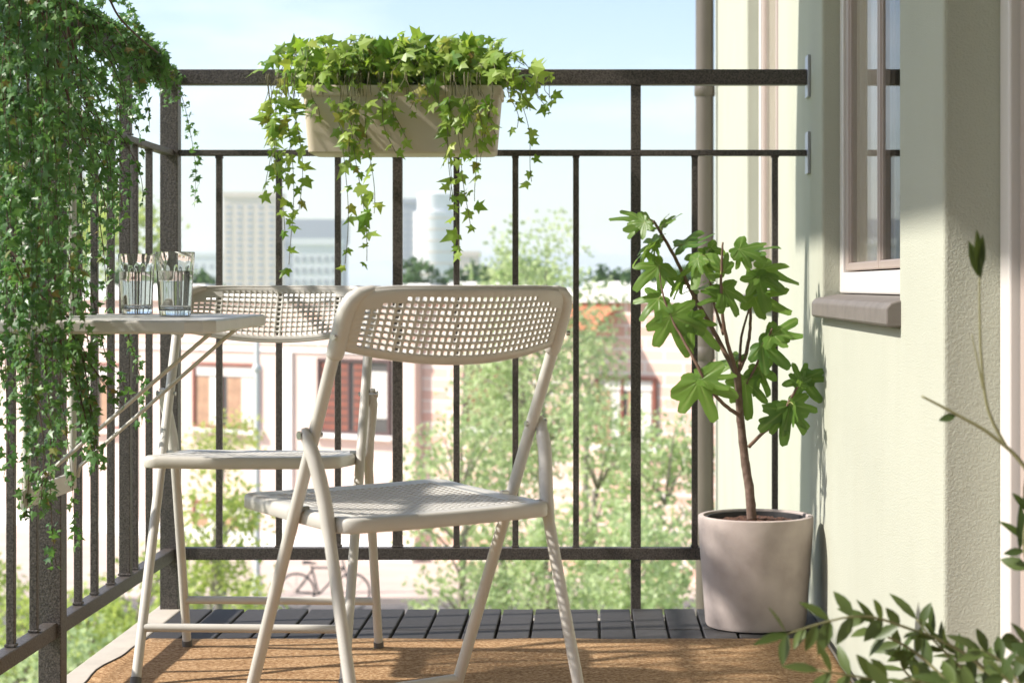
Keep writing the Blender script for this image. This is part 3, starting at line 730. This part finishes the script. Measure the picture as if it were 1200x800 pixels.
# ================================================================== TRAILING IVY ON THE LEFT RAILING
ti = empty('trailing_ivy', (-1.0,3.2,1.2), label='dense dark green small-leaved ivy draped over the left railing', cat='ivy')
to = -Vector(ti.location); tr_ = random.Random(33); lf = MB(); sv = MB()
def tb_interp(x, tab):
    for (a, va), (b_, vb) in zip(tab, tab[1:]):
        if x <= b_: return va+(vb-va)*max(0,(x-a))/(b_-a)
    return tab[-1][1]
BOT = [(-80,440),(0,430),(50,410),(80,350),(100,300),(118,240),(130,200),(145,150),(160,115),(180,95),(215,95)]
def smleaf(p, s=None):
    nrm = Vector((-.45+tr_.gauss(0,.5), -.65+tr_.gauss(0,.45), .5+tr_.gauss(0,.45))); dv = Vector((tr_.gauss(.1,.6), tr_.gauss(-.2,.6), -.5+tr_.gauss(0,.55)))
    leaf(lf, p, dv, nrm, s or tr_.uniform(.0105,.019), SMALL if tr_.random() < .5 else IVY, tr_.uniform(.1,.5), tr_.uniform(0,.4))
def strand(P, sp=.0105, r=.0008, p0=1.0, jit=.008, skip=0):
    q = smooth_pts(P, 6); sv.tube([p+to for p in q], [r*(1-.6*i/len(q)) for i in range(len(q))], 5)
    acc = 0
    for a, b_ in zip(q, q[1:]):
        acc += (b_-a).length
        while acc > sp:
            acc -= sp
            if tr_.random() < p0: smleaf(a+(b_-a)*tr_.random()+to+rv(tr_)*jit)
for i in range(108):
    Yd = 3.44+1.34*tr_.random()**1.5
    X = tr_.uniform(-1.075,-.985); x = PX+X*F/Yd
    z0 = 1.345+tr_.uniform(-.01,.035); bt = tb_interp(x, BOT)
    vb = 20+(bt-20)*tr_.uniform(.15,1.0)**.8
    if tr_.random() < .12: vb = bt+tr_.uniform(0,70)*(1 if x < 120 else .3)
    zb_ = H-(vb-PY)*Yd/F
    dx = tr_.uniform(-.015,.03); dy = tr_.uniform(-.12,.12)
    P = [Vector((RX+tr_.uniform(-.02,.02), max(3.38,Yd-dy), 1.343)), Vector((X-.02, Yd-dy*.5, z0)), Vector((X, Yd-dy*.2, z0-.05))]
    m = 5
    for k_ in range(1, m+1):
        t = k_/m; P.append(Vector((X+dx*t+tr_.uniform(-.016,.016), Yd+tr_.uniform(-.05,.05), z0-.05+(zb_-z0+.05)*t)))
    strand(P, .0088 if x < 100 else .0115)
# curtain hanging in front of the near end of the table
for i in range(20):
    x = tr_.uniform(-20,90); Yd = tr_.uniform(3.10,3.18); vb = tr_.uniform(360,470) if x > 70 else tr_.uniform(380,560)
    v0 = tr_.uniform(-60,40); P = [Vector((RX+.01, Yd+.25, 1.36)), at(x-14,v0-25,Yd+.1)]
    for k_ in range(6):
        t = k_/5; P.append(at(x+tr_.uniform(-7,7)+12*t, v0+(vb-v0)*t, Yd+tr_.uniform(-.012,.012)))
    strand(P, .0082)
# side shoots leaning out to the right
for i in range(44):
    u = tr_.uniform(0,120); v = tr_.uniform(0,260)*(1-u/260); Yd = 2300*.99/(690-u); L_ = tr_.uniform(30,75)
    if v+L_*1.2 > tb_interp(u, BOT)+40: continue
    P = [at(u-12,v-10,Yd-.02), at(u,v,Yd), at(u+L_*.45,v+L_*.35,Yd-.05), at(u+L_*.75,v+L_*.95,Yd-.06), at(u+L_*.8,v+L_*1.4,Yd-.06)]
    strand(P, .0085, .0013)
# stems creeping along the top rail towards the corner
for i in range(18):
    y0 = tr_.uniform(3.3,4.0); y1_ = y0+tr_.uniform(.4,1.0)
    y1_ = min(y1_, 4.62); P = []
    hz = tr_.uniform(.0,.022)
    for k_ in range(6):
        t = k_/5; yy = y0+(y1_-y0)*t
        P.append(Vector((RX+tr_.uniform(-.02,.04), yy, 1.345+hz*math.sin(t*2.6)*max(0,4.75-yy)+tr_.uniform(-.004,.008)+max(0,(3.9-yy))*.05)))
    P.append(P[-1]+Vector((.02,.015,-tr_.uniform(.02,.08))))
    strand(P, .011, .0019)
# single long strands seen against the bars: list of (u,v,d)
for path in ([(8,300,3.42),(6,420,3.42),(10,520,3.43),(4,560,3.43)],[(30,300,3.46),(22,430,3.45),(34,520,3.46),(30,610,3.47),(26,560,3.46)],[(20,330,3.46),(28,470,3.47),(44,540,3.47),(52,590,3.48),(48,560,3.48)],
             [(45,360,3.5),(58,480,3.52),(60,600,3.54),(66,665,3.55)],[(50,330,3.5),(70,450,3.55),(84,560,3.6),(88,640,3.63)],[(80,300,3.7),(92,400,3.72),(100,480,3.74),(112,546,3.76)],[(95,310,3.74),(104,420,3.76),(98,500,3.77),(104,545,3.78)],
             [(85,320,3.7),(88,400,3.7),(96,470,3.72),(110,500,3.74)],[(105,330,3.8),(125,420,3.85),(140,440,3.88),(150,466,3.9)],[(148,385,4.0),(158,420,4.05),(168,460,4.1),(166,498,4.1)],[(112,230,3.9),(122,300,3.9),(124,370,3.92),(112,400,3.92)],
             [(138,120,4.1),(135,190,4.1),(132,260,4.1),(120,300,4.08)],[(170,60,4.4),(160,110,4.35),(158,135,4.33)],[(200,84,4.78),(212,110,4.80),(222,150,4.81),(229,195,4.82),(228,243,4.82)],[(185,70,4.6),(196,100,4.68),(196,122,4.7)],
             [(128,40,4.1),(150,20,4.3),(175,52,4.5),(205,82,4.75),(214,92,4.8)],[(110,8,4.0),(140,-4,4.2),(160,30,4.4),(185,66,4.6)],[(130,200,4.0),(146,212,4.05),(142,240,4.05),(136,268,4.03)]):
    strand([at(*p) for p in path], .0062, .0011, 1, .010)
for path in ([(30,340,3.22),(70,375,3.24),(110,430,3.27),(140,470,3.3)],[(40,360,3.22),(72,420,3.24),(96,470,3.25),(108,540,3.26)],[(10,300,3.22),(50,360,3.24),(84,400,3.25),(100,470,3.26),(112,545,3.27)],[(60,395,3.25),(90,440,3.26),(100,500,3.27)],[(20,380,3.2),(34,450,3.2),(56,520,3.21),(44,595,3.22)]):
    for k_ in range(2): strand([at(p[0]+tr_.uniform(-7,7),p[1]+tr_.uniform(-8,8),p[2]+tr_.uniform(0,.02)) for p in path], .0070, .0013, 1, .012)
# bare brown runners showing through
for path in ([(20,-60,3.4),(36,10,3.5),(52,60,3.55),(70,120,3.6)],[(50,-20,3.6),(70,40,3.7),(88,110,3.75),(96,160,3.78)],[(115,-5,4.0),(128,22,4.1),(150,45,4.25),(175,65,4.5)],[(40,190,3.5),(55,260,3.52),(50,300,3.5),(62,370,3.5)],[(0,295,3.35),(20,310,3.35),(45,340,3.38),(75,380,3.42),(84,398,3.43)],[(20,320,3.36),(40,350,3.38),(56,388,3.4),(70,420,3.4)]):
    q = smooth_pts([at(*p)+Vector((.03,-.05,0)) for p in path], 6); sv.tube([p+to for p in q], .0024, 6)
lf.build('foliage', M['ivyd'], ti, smooth=False); sv.build('stems', M['vine'], ti, smooth=True)

# ================================================================== OLIVE SHRUB NEAR THE DOOR
ol = empty('olive_shrub', (.50,2.02,.0), label='green leafy olive shrub in the near right corner before the door', cat='shrub')
oo = -Vector(ol.location); orr = random.Random(8); lf = MB(); sv = MB()
OD = 1.12
ol.location = (.50,2.27,.0); oo = -Vector(ol.location)
def ol_branch(path, r=.0024, sp=.017, L=(.028,.045), tips=True, lo=0):
    path = [(a+(14 if lo == .25 else 0),b+(20 if lo == .25 else 0),c*OD) for a,b,c in path]
    q = smooth_pts([at(*p)+oo for p in path], 6); n = len(q); sv.tube(q, [r*(1-.6*i/n) for i in range(n)], 7)
    acc = 0; side = 1
    for i, (a, b_) in enumerate(zip(q, q[1:])):
        acc += (b_-a).length
        if acc > sp and i >= lo*n:
            acc = 0; t = (b_-a).normalized()
            for s_ in (1,-1):
                if orr.random() < .12: continue
                o_ = t.cross(Vector((orr.gauss(0,.4),-1,orr.gauss(0,.4)))).normalized()*s_
                dv = t*.75+o_*.8+rv(orr)*.35; lance(lf, b_, dv, Vector((-.2,-.7,.7))+rv(orr)*.6, orr.uniform(*L), orr.uniform(.012,.018), orr.uniform(-.1,.25))
    if tips: lance(lf, q[-1], (q[-1]-q[-2])+rv(orr)*.001, Vector((0,-.8,.6)), L[1], .012)
DD = 2.05
for path in ([(1240,870,2.1),(1130,755,2.1),(1040,712,2.08),(985,702,2.05),(908,722,2.0)],[(1240,880,2.1),(1120,790,2.05),(1010,775,2.0),(945,765,1.98)],[(1230,900,2.1),(1120,800,2.1),(1060,745,2.12),(1012,718,2.1),(1008,708,2.1)],
             [(1240,900,2.1),(1140,790,2.15),(1085,735,2.15),(1060,705,2.15)],[(1260,900,2.15),(1180,800,2.15),(1130,760,2.18),(1105,745,2.18)],[(1260,900,2.1),(1200,810,2.05),(1165,760,2.05),(1135,740,2.05)],
             [(1270,890,2.1),(1225,800,2.1),(1190,745,2.12),(1178,728,2.1)],[(1250,900,2.0),(1150,830,1.98),(1080,790,1.96),(1030,790,1.95)],[(1280,900,2.0),(1200,830,1.97),(1140,800,1.95),(1100,780,1.95)],[(1280,880,2.05),(1230,800,2.0),(1205,760,2.0),(1195,740,2.0)],
             [(1290,900,1.97),(1215,820,1.95),(1180,790,1.95),(1160,770,1.93)],[(1230,880,2.15),(1100,800,2.18),(1050,770,2.2),(1040,745,2.2)]):
    ol_branch(path, lo=.25)
ol_branch([(1290,700,2.1),(1210,560,2.1),(1165,512,2.1),(1120,485,2.1),(1080,464,2.1)], .0032, 9, tips=False)
ol_branch([(1180,525,2.1),(1158,480,2.1),(1150,420,2.1),(1148,360,2.1),(1148,322,2.1)], .0022, 9, tips=False)
ol_branch([(1152,455,2.1),(1146,425,2.1),(1139,392,2.1)], .0014, 9, tips=False)
for (u, v), (tu, tv), w in (((1148,324),(1146,268),.014),((1149,326),(1136,282),.016),((1147,322),(1153,274),.012)):
    a, c_ = at(u,v,2.1*OD)+oo, at(tu,tv,2.1*OD)+oo; lance(lf, a, c_-a, Vector((.4,-1,.2))+rv(orr)*.2, (c_-a).length, w, .05)
for (u, v), (tu, tv) in (((1120,487),(1100,492)),((1195,645),(1198,585)),((1200,645),(1176,648)),((1205,640),(1202,600))):
    a, c_ = at(u,v,2.1*OD)+oo, at(tu,tv,2.1*OD)+oo; lance(lf, a, c_-a, Vector((0,-1,.3)), (c_-a).length, .010)
ol_branch([(1250,800,2.1),(1215,700,2.1),(1200,640,2.1),(1205,600,2.1)], .003, .03, lo=.4)
for p in ((1240,870,2.1),(1260,900,2.15),(1280,900,2.0),(1290,700,2.1)):
    sv.tube(smooth_pts([Vector((0,0,.24)), (at(p[0],p[1],p[2]*OD)+oo)*.6+Vector((.0,0,.10)), at(p[0],p[1],p[2]*OD)+oo], 5), .004, 8)
lf.build('foliage', M['olive'], ol, smooth=True); sv.build('stems', M['ostem'], ol, smooth=True)
op = MB(); rr = op.lathe([(.085,.0),(.10,.004),(.118,.22),(.122,.225),(.122,.25),(.112,.25),(.108,.235),(.0,.232)], 48); op.build('pot', M['pot'], ol, smooth=True, angle=40, loc=(0,0,.008))

# ================================================================== STREET AND TOWN BEHIND
g = MB(); g.box(-1500,1500,-150,1500,GZ-.3,GZ); tag(g.build('ground', M['grass']), kind='structure')
g = MB(); g.box(-60,60,33.0,37.6,GZ+.004,GZ+.008); tag(g.build('street', M['asphalt']), kind='structure')
g = MB(); g.box(-60,60,37.6,50,GZ+.004,GZ+.13); tag(g.build('pavement', M['pave']), kind='structure')
def house_window(parent, x0, x1, z0, z1, framem, kind):
    w = empty('window', (x0,-.02,z0)); w.parent = parent; W, Hh = x1-x0, z1-z0
    f = MB(); t = .07
    f.box(0,t,-.06,.03,0,Hh); f.box(W-t,W,-.06,.03,0,Hh); f.box(t,W-t,-.06,.03,0,t); f.box(t,W-t,-.06,.03,Hh-t,Hh); f.box(W*.42,W*.42+.06,-.04,.03,t,Hh-t); f.build('frame', framem, w)
    p = MB(); p.box(t,W-t,.0,.012,t,Hh-t); p.build('pane', M['pane'], w)
    b = MB()
    if kind == 0:
        b.box(t,W*.42,-.012,-.004,t,Hh*.78); b.box(W*.52,W-t,-.012,-.004,t,Hh*.78); b.build('shutter', M['plank'], w)
        c_ = MB(); c_.box(t,W-t,-.02,-.013,Hh*.80,Hh-t); c_.box(W*.25,W*.40,-.022,-.014,t,Hh*.78); c_.box(W*.74,W*.92,-.022,-.014,t,Hh*.78); c_.build('curtain', M['blind'], w)
    else:
        for i in range(9): b.box(t,W*.42,-.016,-.004,t+i*(Hh-2*t)/9,t+(i+.8)*(Hh-2*t)/9); b.box(W*.5,W*.72,-.016,-.004,t+i*(Hh-2*t)/9,t+(i+.8)*(Hh-2*t)/9)
        b.build('shutter', M['redwood'], w); c_ = MB(); c_.box(W*.74,W-t,-.02,-.013,t+.3,Hh-t-.2); c_.build('curtain', M['blind'], w)
    s_ = MB(); s_.box(-.12,W+.12,-.16,0,-.1,-.002); s_.build('sill', M['hwhite'], w)
HY = 40.0; HA = rad(33)
def house_axes(hy):
    def hx(u): k = (u-PX)/F; return k*hy/(math.cos(HA)+k*math.sin(HA))
    def hz(v, u=320): return H-(v-PY)*(hy-hx(u)*math.sin(HA))/F
    return hx, hz
hx, hz = house_axes(HY)
th = empty('town_house', (0,HY,0), -HA, label='pale pink flat-roofed house across the street, left of the trees', cat='house')
b = MB(); b.box(-22, hx(486), 0, 9, GZ, hz(352)); b.build('wall', M['hplaster'], th)
b = MB(); b.box(-22.15, hx(488), -.15, 9.1, hz(352), hz(341)); b.build('parapet', M['hwhite'], th)
b = MB(); b.box(-22, hx(486)-.001, -.05, -.002, hz(412), hz(407)); b.box(hx(332), hx(344), -.08, -.002, GZ+.5, hz(412)-.001); b.box(hx(150), hx(160), -.08, -.002, GZ+.5, hz(412)-.001); b.box(-22, hx(486)-.001, -.10, -.002, GZ, GZ+.49); b.build('trim', M['hwhite'], th)
b = MB(); b.box(-21.9, hx(486)-.01, -.03, -.003, hz(404), hz(364)); b.build('brick_band', M['brick'], th)
house_window(th, hx(228), hx(305), hz(500,228), hz(424,228), M['redwood'], 0); house_window(th, hx(374), hx(459), hz(506,374), hz(419,374), M['brownwood'], 1); house_window(th, hx(92), hx(145), hz(500,92), hz(424,92), M['redwood'], 0)
b = MB(); b.box(hx(2), hx(48), -.06, .0, GZ+.01, hz(608,20)); b.build('door', M['black'], th)
house_window(th, hx(228), hx(300), hz(660,228), hz(585,228), M['redwood'], 0)
hx, hz = house_axes(HY+.3)
bh = empty('brick_house', (0,HY+.3,0), -HA, label='pale brick house with orange tiled canopy behind the trees', cat='house')
b = MB(); b.box(hx(495), hx(845)+.6, 0, 9, GZ, hz(352)); b.build('wall', M['brick'], bh)
b = MB(); b.box(hx(493), hx(845)+.8, -.15, 9.1, hz(352), hz(338)); b.build('parapet', M['hwhite'], bh)
rf = MB(); P = [(-.9,hz(385,700)),(-.9,hz(381,700)),(-.003,hz(356,700)),(-.003,hz(362,700))]; a0, a1 = hx(655), hx(726)
for x in (a0,a1): rf.v += [(x,y,z) for y,z in P]
rf.face([0,1,2,3]); rf.face([7,6,5,4])
for i in range(4): rf.face([i,4+i,4+(i+1)%4,(i+1)%4])
rf.build('roof', M['rooft'], bh, recalc=True)
house_window(bh, hx(545), hx(615), hz(500,545), hz(425,545), M['brownwood'], 1); house_window(bh, hx(700), hx(770), hz(520,700), hz(440,700), M['redwood'], 0)
def crown(mb, pts, n, rr, rnd, size):
    for c_ in pts:
        for _ in range(n):
            p = c_+rv(rnd)*rr*rnd.random()**.5
            s_ = rnd.uniform(*size); y = rv(rnd); x, y, nn = frame(y, Vector((0,-.4,.8))+rv(rnd)*.8); b_ = len(mb.v)
            mb.v += [tuple(p-y*s_*.5), tuple(p+x*s_*.32), tuple(p+y*s_*.5), tuple(p-x*s_*.32)]; mb.face([b_,b_+1,b_+2,b_+3])
def hedge(par_y, u0, u1, v0, v1, dy, label, seed):
    hx, hz = house_axes(par_y); x0, x1, z0, z1 = hx(u0), hx(u1), hz(v0,(u0+u1)/2), hz(v1,(u0+u1)/2); cx = (x0+x1)/2
    y = par_y-cx*math.sin(HA)+dy*math.cos(HA)
    r = random.Random(seed); o_ = empty('roof_hedge', (cx*math.cos(HA)+dy*math.sin(HA), y, z0), -HA, label=label, cat='hedge', group='hedges on the roofs opposite')
    m = MB(); pts = []
    n = int((x1-x0)/.28)
    for i in range(n):
        x = x0+(i+.5)*(x1-x0)/n-(x0+x1)/2; hh = (z1-z0)*r.uniform(.6,1.05)
        for k_ in range(3): pts.append(Vector((x+r.uniform(-.1,.1), r.uniform(-.25,.25), hh*(k_+.7)/3)))
    crown(m, pts, 40, .22, r, (.12,.20)); m.build('foliage', M['hedge'], o_)
    b_ = MB(); b_.box(-(x1-x0)/2, (x1-x0)/2, -.3, .3, 0, .16); b_.build('trough', M['hwhite'], o_)
hedge(HY, 96, 215, 341, 320, 1, 'dark green hedge on the roof left of the tall cream tower', 1)
hedge(HY, 436, 480, 341, 307, 1, 'dark green hedge at the right end of the pink house roof', 2)
hedge(HY+.3, 502, 604, 339, 312, 1, 'long dark green hedge on the brick house roof left of the tree tops', 3)
hedge(HY+.3, 662, 838, 339, 316, 1, 'dark green hedge on the brick house roof behind the fig', 4)
def tree(u, vtop, vmid, d, w, m, label, seed, n=26, grp='trees in the street below', name='street_tree', per=72, size=(.055,.125), rr=.42):
    """u: axis, vtop: top of crown in px, vmid: bottom of crown in px, w: crown width in px"""
    r = random.Random(seed); x = (u-PX)*d/F; o_ = empty(name, (x,d,GZ), label=label, cat='tree' if 'tree' in name else 'shrub', group=grp)
    zt_ = H-(vtop-PY)*d/F-GZ; zb_ = max(.3, H-(vmid-PY)*d/F-GZ); hw_ = w*d/F/2; pts = []
    for i in range(n):
        v = rv(r); q = r.uniform(.35,1)**.5; t = (v.z+1)/2
        pts.append(Vector((v.x*hw_*q*r.uniform(.75,1.1), v.y*hw_*q, zb_+(zt_-zb_)*(.5+.5*v.z*q))))
    m_ = MB(); crown(m_, pts, per, rr, r, size); m_.build('crown', m, o_)
    tk_ = MB(); top = Vector((r.uniform(-.1,.1),0,zb_+(zt_-zb_)*.55))
    tk_.tube(smooth_pts([Vector((0,0,0)), Vector((r.uniform(-.08,.08),0,zb_*.7)), top], 4), [.09-.06*i/8 for i in range(9)], 8)
    for p in pts[::2]:
        s_ = Vector((0,0,max(.2,min(top.z, p.z-.5*abs(p.x)-.2)))); tk_.tube([s_, (s_+p)/2+Vector((0,0,.08)), p], [.024,.015,.006], 5)
    tk_.build('trunk', M['trunk'], o_, smooth=True)
    return o_
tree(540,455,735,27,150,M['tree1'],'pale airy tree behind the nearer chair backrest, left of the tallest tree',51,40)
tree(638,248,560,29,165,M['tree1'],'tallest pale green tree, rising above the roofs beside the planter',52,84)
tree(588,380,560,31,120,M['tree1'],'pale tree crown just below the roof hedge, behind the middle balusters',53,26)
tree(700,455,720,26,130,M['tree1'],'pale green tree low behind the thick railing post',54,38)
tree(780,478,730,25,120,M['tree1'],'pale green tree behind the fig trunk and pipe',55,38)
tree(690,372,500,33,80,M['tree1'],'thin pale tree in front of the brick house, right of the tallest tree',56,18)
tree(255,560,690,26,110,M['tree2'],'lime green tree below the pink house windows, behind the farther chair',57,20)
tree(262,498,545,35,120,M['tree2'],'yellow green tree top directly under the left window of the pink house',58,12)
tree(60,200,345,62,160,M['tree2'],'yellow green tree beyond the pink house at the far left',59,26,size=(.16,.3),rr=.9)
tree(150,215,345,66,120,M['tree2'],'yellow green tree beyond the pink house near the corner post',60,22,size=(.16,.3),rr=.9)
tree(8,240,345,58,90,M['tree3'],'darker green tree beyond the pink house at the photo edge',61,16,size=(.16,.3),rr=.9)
SG = 'shrubs below the balcony'
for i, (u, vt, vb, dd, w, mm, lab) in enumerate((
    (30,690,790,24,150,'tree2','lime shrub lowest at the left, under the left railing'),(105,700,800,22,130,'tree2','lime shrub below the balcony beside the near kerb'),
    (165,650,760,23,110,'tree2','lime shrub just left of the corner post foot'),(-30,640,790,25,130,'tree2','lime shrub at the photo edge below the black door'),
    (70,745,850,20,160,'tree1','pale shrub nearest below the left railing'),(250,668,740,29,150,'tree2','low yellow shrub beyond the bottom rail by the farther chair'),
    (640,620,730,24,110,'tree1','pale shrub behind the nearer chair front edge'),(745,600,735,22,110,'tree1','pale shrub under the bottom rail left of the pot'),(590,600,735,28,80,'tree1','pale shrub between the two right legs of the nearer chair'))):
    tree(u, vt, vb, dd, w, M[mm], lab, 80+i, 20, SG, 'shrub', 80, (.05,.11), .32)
# pole and bicycle
sp = empty('street_pole', ((281-PX)*36/F, 37.9, GZ+.13), label='thin white pole standing before the pink house left window', cat='pole')
b = MB(); b.lathe([(.11,0),(.11,.25),(.062,.3),(.055,4.6),(.05,4.9),(0,4.95)], 16); b.build('shaft', M['pole'], sp, smooth=True, angle=40)
b = MB(); b.lathe([(.06,4.3),(.09,4.34),(.09,4.42),(.06,4.46)], 16); b.build('ring', M['pole'], sp, smooth=True, angle=40)
bx = (372-PX)*36/F
bk = empty('bicycle', (bx,36.9,GZ+.008), label='black bicycle parked in the street below the pink house', cat='bicycle')
for x in (-.52,.52):
    b = MB(); b.tube([(x+.34*math.cos(a*math.pi/16),0,.35+.34*math.sin(a*math.pi/16)) for a in range(33)], .022, 8, cap=False)
    for a in range(8): b.tube([(x,0,.35),(x+.33*math.cos(a*math.pi/4),0,.35+.33*math.sin(a*math.pi/4))], .004, 4)
    b.build('wheel', M['black'], bk, smooth=True)
b = MB()
for p, q in (((-.52,0,.35),(-.1,0,.30)),((-.1,0,.30),(.36,0,.78)),((-.1,0,.30),(-.24,0,.84)),((-.24,0,.80),(.36,0,.80)),((-.52,0,.35),(-.22,0,.76)),((.52,0,.35),(.34,0,.95))): b.tube([p,q], .02, 8)
b.build('frame', M['black'], bk, smooth=True)
b = MB(); b.tube(smooth_pts([(.20,-.28,.98),(.32,-.2,1.02),(.33,0,.98),(.32,.2,1.02),(.20,.28,.98)],4), .016, 8); b.build('handlebar', M['black'], bk, smooth=True)
b = MB(); b.tube([(-.40,0,.90),(-.30,0,.90),(-.14,0,.88)], [.075,.06,.025], 10, flat=.5); b.build('saddle', M['black'], bk, smooth=True)
# towers
def tower(name, u0, u1, vt, d, wallm, label, rows, cols, depth=None, band=None, winm='tglass'):
    s_ = d/F; x0, x1 = (u0-PX)*s_, (u1-PX)*s_; h = H-(vt-PY)*s_-GZ; w = x1-x0
    o_ = empty(name, ((x0+x1)/2, d, GZ), label=label, cat='tower' if h > 26 else 'building')
    b_ = MB(); b_.box(-w/2,w/2,0,depth or w,0,h); b_.build('wall', wallm, o_)
    b_ = MB(); b_.box(-w/2-.2,w/2+.2,-.2,(depth or w)+.2,h,h+.8); b_.build('roof', wallm, o_)
    m = MB(); z0 = h*.15; rh = (h-z0-1)/rows; cw = w/cols
    for r in range(rows):
        for c_ in range(cols):
            m.box(-w/2+cw*(c_+.25), -w/2+cw*(c_+.75), -.06, -.004, z0+rh*(r+.25), z0+rh*(r+.75))
    e = m.build('windows', M[winm], o_); e['kind'] = 'stuff'
    if band:
        m = MB(); m.box(-w/2-.3,w/2+.3,-.3,(depth or w)+.3,h-band,h-.01); m.build('top_storey', M['tgrey'], o_)
    return o_
TD = 300
tower('apartment_tower', 262,324,231,TD,M['tcream'],'broad cream tower left of the strands of ivy',16,5)
tower('office_block', 322,398,262,TD+60,M['tgrey'],'grey office block with dark top behind the white block',8,7,band=3.5)
tower('white_block', 343,395,287,TD-60,M['twhite'],'white block with a grid of small windows before the grey office block',6,6)
tower('grey_tower', 471,494,238,TD+40,M['tgrey'],'slim grey tower beside the round white one',14,3)
rt_ = empty('round_tower', ((506-PX)*TD/F, TD+6, GZ), label='round white tower between the two middle balusters', cat='tower')
hh = H+(335-224)*TD/F-GZ; b = MB(); rr = b.lathe([(3.3,0),(3.3,hh-3),(2.7,hh-2.9),(2.7,hh-.2),(2.2,hh)], 32); b.capring(rr[-1],32); b.build('wall', M['twhite'], rt_, smooth=True, angle=30)
b = MB()
for i in range(9): b.lathe([(3.302,hh*.12+i*hh*.085),(3.34,hh*.12+i*hh*.085+.02),(3.34,hh*.12+i*hh*.085+.25),(3.302,hh*.12+i*hh*.085+.27)], 32)
e = b.build('floor_bands', M['tcream'], rt_, smooth=True, angle=30)
tower('low_block', 516,560,300,TD+20,M['tcream'],'low cream block right of the round tower',4,5)
tower('pale_block', 205,262,300,TD+120,M['twhite'],'pale low block left of the broad cream tower',4,6)
hl = MB(); nH = 60; r_ = random.Random(4)
prof = [18+10*math.sin(i*.21+1)+6*math.sin(i*.5)+r_.uniform(-1,1) for i in range(nH+1)]
for i in range(nH+1):
    x = -900+1800*i/nH; hl.v += [(x,900,GZ-1),(x,1000,GZ+max(2,prof[i])*.75),(x,1150,GZ-1)]
for i in range(nH): q = 3*i; hl.face([q,q+3,q+4,q+1]); hl.face([q+1,q+4,q+5,q+2])
tag(hl.build('hills', M['hill'], smooth=True), kind='structure')

# ------------------------------------------------------------------ air
hv = bpy.data.materials.new('haze_air'); hv.use_nodes = True; N = hv.node_tree.nodes; N.remove(N['Principled BSDF'])
pv = N.new('ShaderNodeVolumePrincipled'); pv.inputs['Color'].default_value = (.90,.945,1,1); pv.inputs['Density'].default_value = HAZE if 'HAZE' in globals() else .0009; pv.inputs['Anisotropy'].default_value = .2
hv.node_tree.links.new(pv.outputs[0], N['Material Output'].inputs['Volume'])
hb = MB(); hb.box(-1520,1520,-170,1520,GZ-1.4,30); tag(hb.build('haze', hv), kind='stuff')

# ================================================================== LIGHT, SKY, CAMERA
w = bpy.data.worlds.new('World'); S.world = w; w.use_nodes = True; N = w.node_tree.nodes; L = w.node_tree.links
sky = N.new('ShaderNodeTexSky'); sky.sky_type = 'NISHITA'; sky.sun_disc = False
el = math.asin(-SUN.z); sky.sun_elevation = el; sky.sun_rotation = math.atan2(-SUN.x, -SUN.y)
sky.air_density = 1; sky.dust_density = 1.0; sky.ozone_density = 1.8
# thin high cloud
tc = N.new('ShaderNodeTexCoord'); mp = N.new('ShaderNodeMapping'); mp.inputs['Scale'].default_value = (2.2,2.2,9)
nz = N.new('ShaderNodeTexNoise'); nz.inputs['Scale'].default_value = 2.6; nz.inputs['Detail'].default_value = 8; nz.inputs['Roughness'].default_value = .55
rp = N.new('ShaderNodeValToRGB'); rp.color_ramp.elements[0].position = .48; rp.color_ramp.elements[1].position = .8
mx = N.new('ShaderNodeMix'); mx.data_type = 'RGBA'; mx.inputs['B'].default_value = (7.4,7.4,7.7,1)
sc_ = N.new('ShaderNodeMath'); sc_.operation = 'MULTIPLY'; sc_.inputs[1].default_value = .42
L.new(tc.outputs['Generated'], mp.inputs['Vector']); L.new(mp.outputs['Vector'], nz.inputs['Vector']); L.new(nz.outputs['Fac'], rp.inputs['Fac'])
L.new(rp.outputs['Color'], sc_.inputs[0]); L.new(sc_.outputs[0], mx.inputs['Factor']); ti_ = N.new('ShaderNodeMix'); ti_.data_type = 'RGBA'; ti_.blend_type = 'MULTIPLY'; ti_.inputs['Factor'].default_value = 1; ti_.inputs['B'].default_value = (1.0,.965,1.0,1)
L.new(sky.outputs['Color'], ti_.inputs['A']); L.new(ti_.outputs['Result'], mx.inputs['A'])
bg = N['Background']; bg.inputs['Strength'].default_value = .096; L.new(mx.outputs['Result'], bg.inputs['Color'])
sl = bpy.data.lights.new('sun', 'SUN'); sl.energy = 3.35; sl.angle = rad(1.2); sl.color = (1,.95,.875)
so = bpy.data.objects.new('sun', sl); C.objects.link(so); so.rotation_euler = SUN.to_track_quat('-Z','Y').to_euler(); so.location = (-8,-1,8)
cam = bpy.data.cameras.new('camera'); co = bpy.data.objects.new('camera', cam); C.objects.link(co)
co.location = (0,0,H); co.rotation_euler = (rad(90),0,0)
cam.sensor_width = 36; cam.lens = F/1200*36; cam.shift_x = -90/1200; cam.shift_y = -65/1200; cam.clip_end = 4000; cam.clip_start = .05
cam.dof.use_dof = True; cam.dof.focus_distance = 3.85; cam.dof.aperture_fstop = 7.6
S.camera = co
S.view_settings.view_transform = 'Standard'; S.view_settings.look = 'None'; S.view_settings.gamma = 1; S.view_settings.use_curve_mapping = False; S.view_settings.exposure = 1.22
S.render.engine = 'CYCLES'; S.cycles.use_denoising = True; S.cycles.max_bounces = 10; S.cycles.transparent_max_bounces = 16; S.cycles.volume_bounces = 1; S.cycles.caustics_refractive = True
S.cycles.sample_clamp_indirect = 6
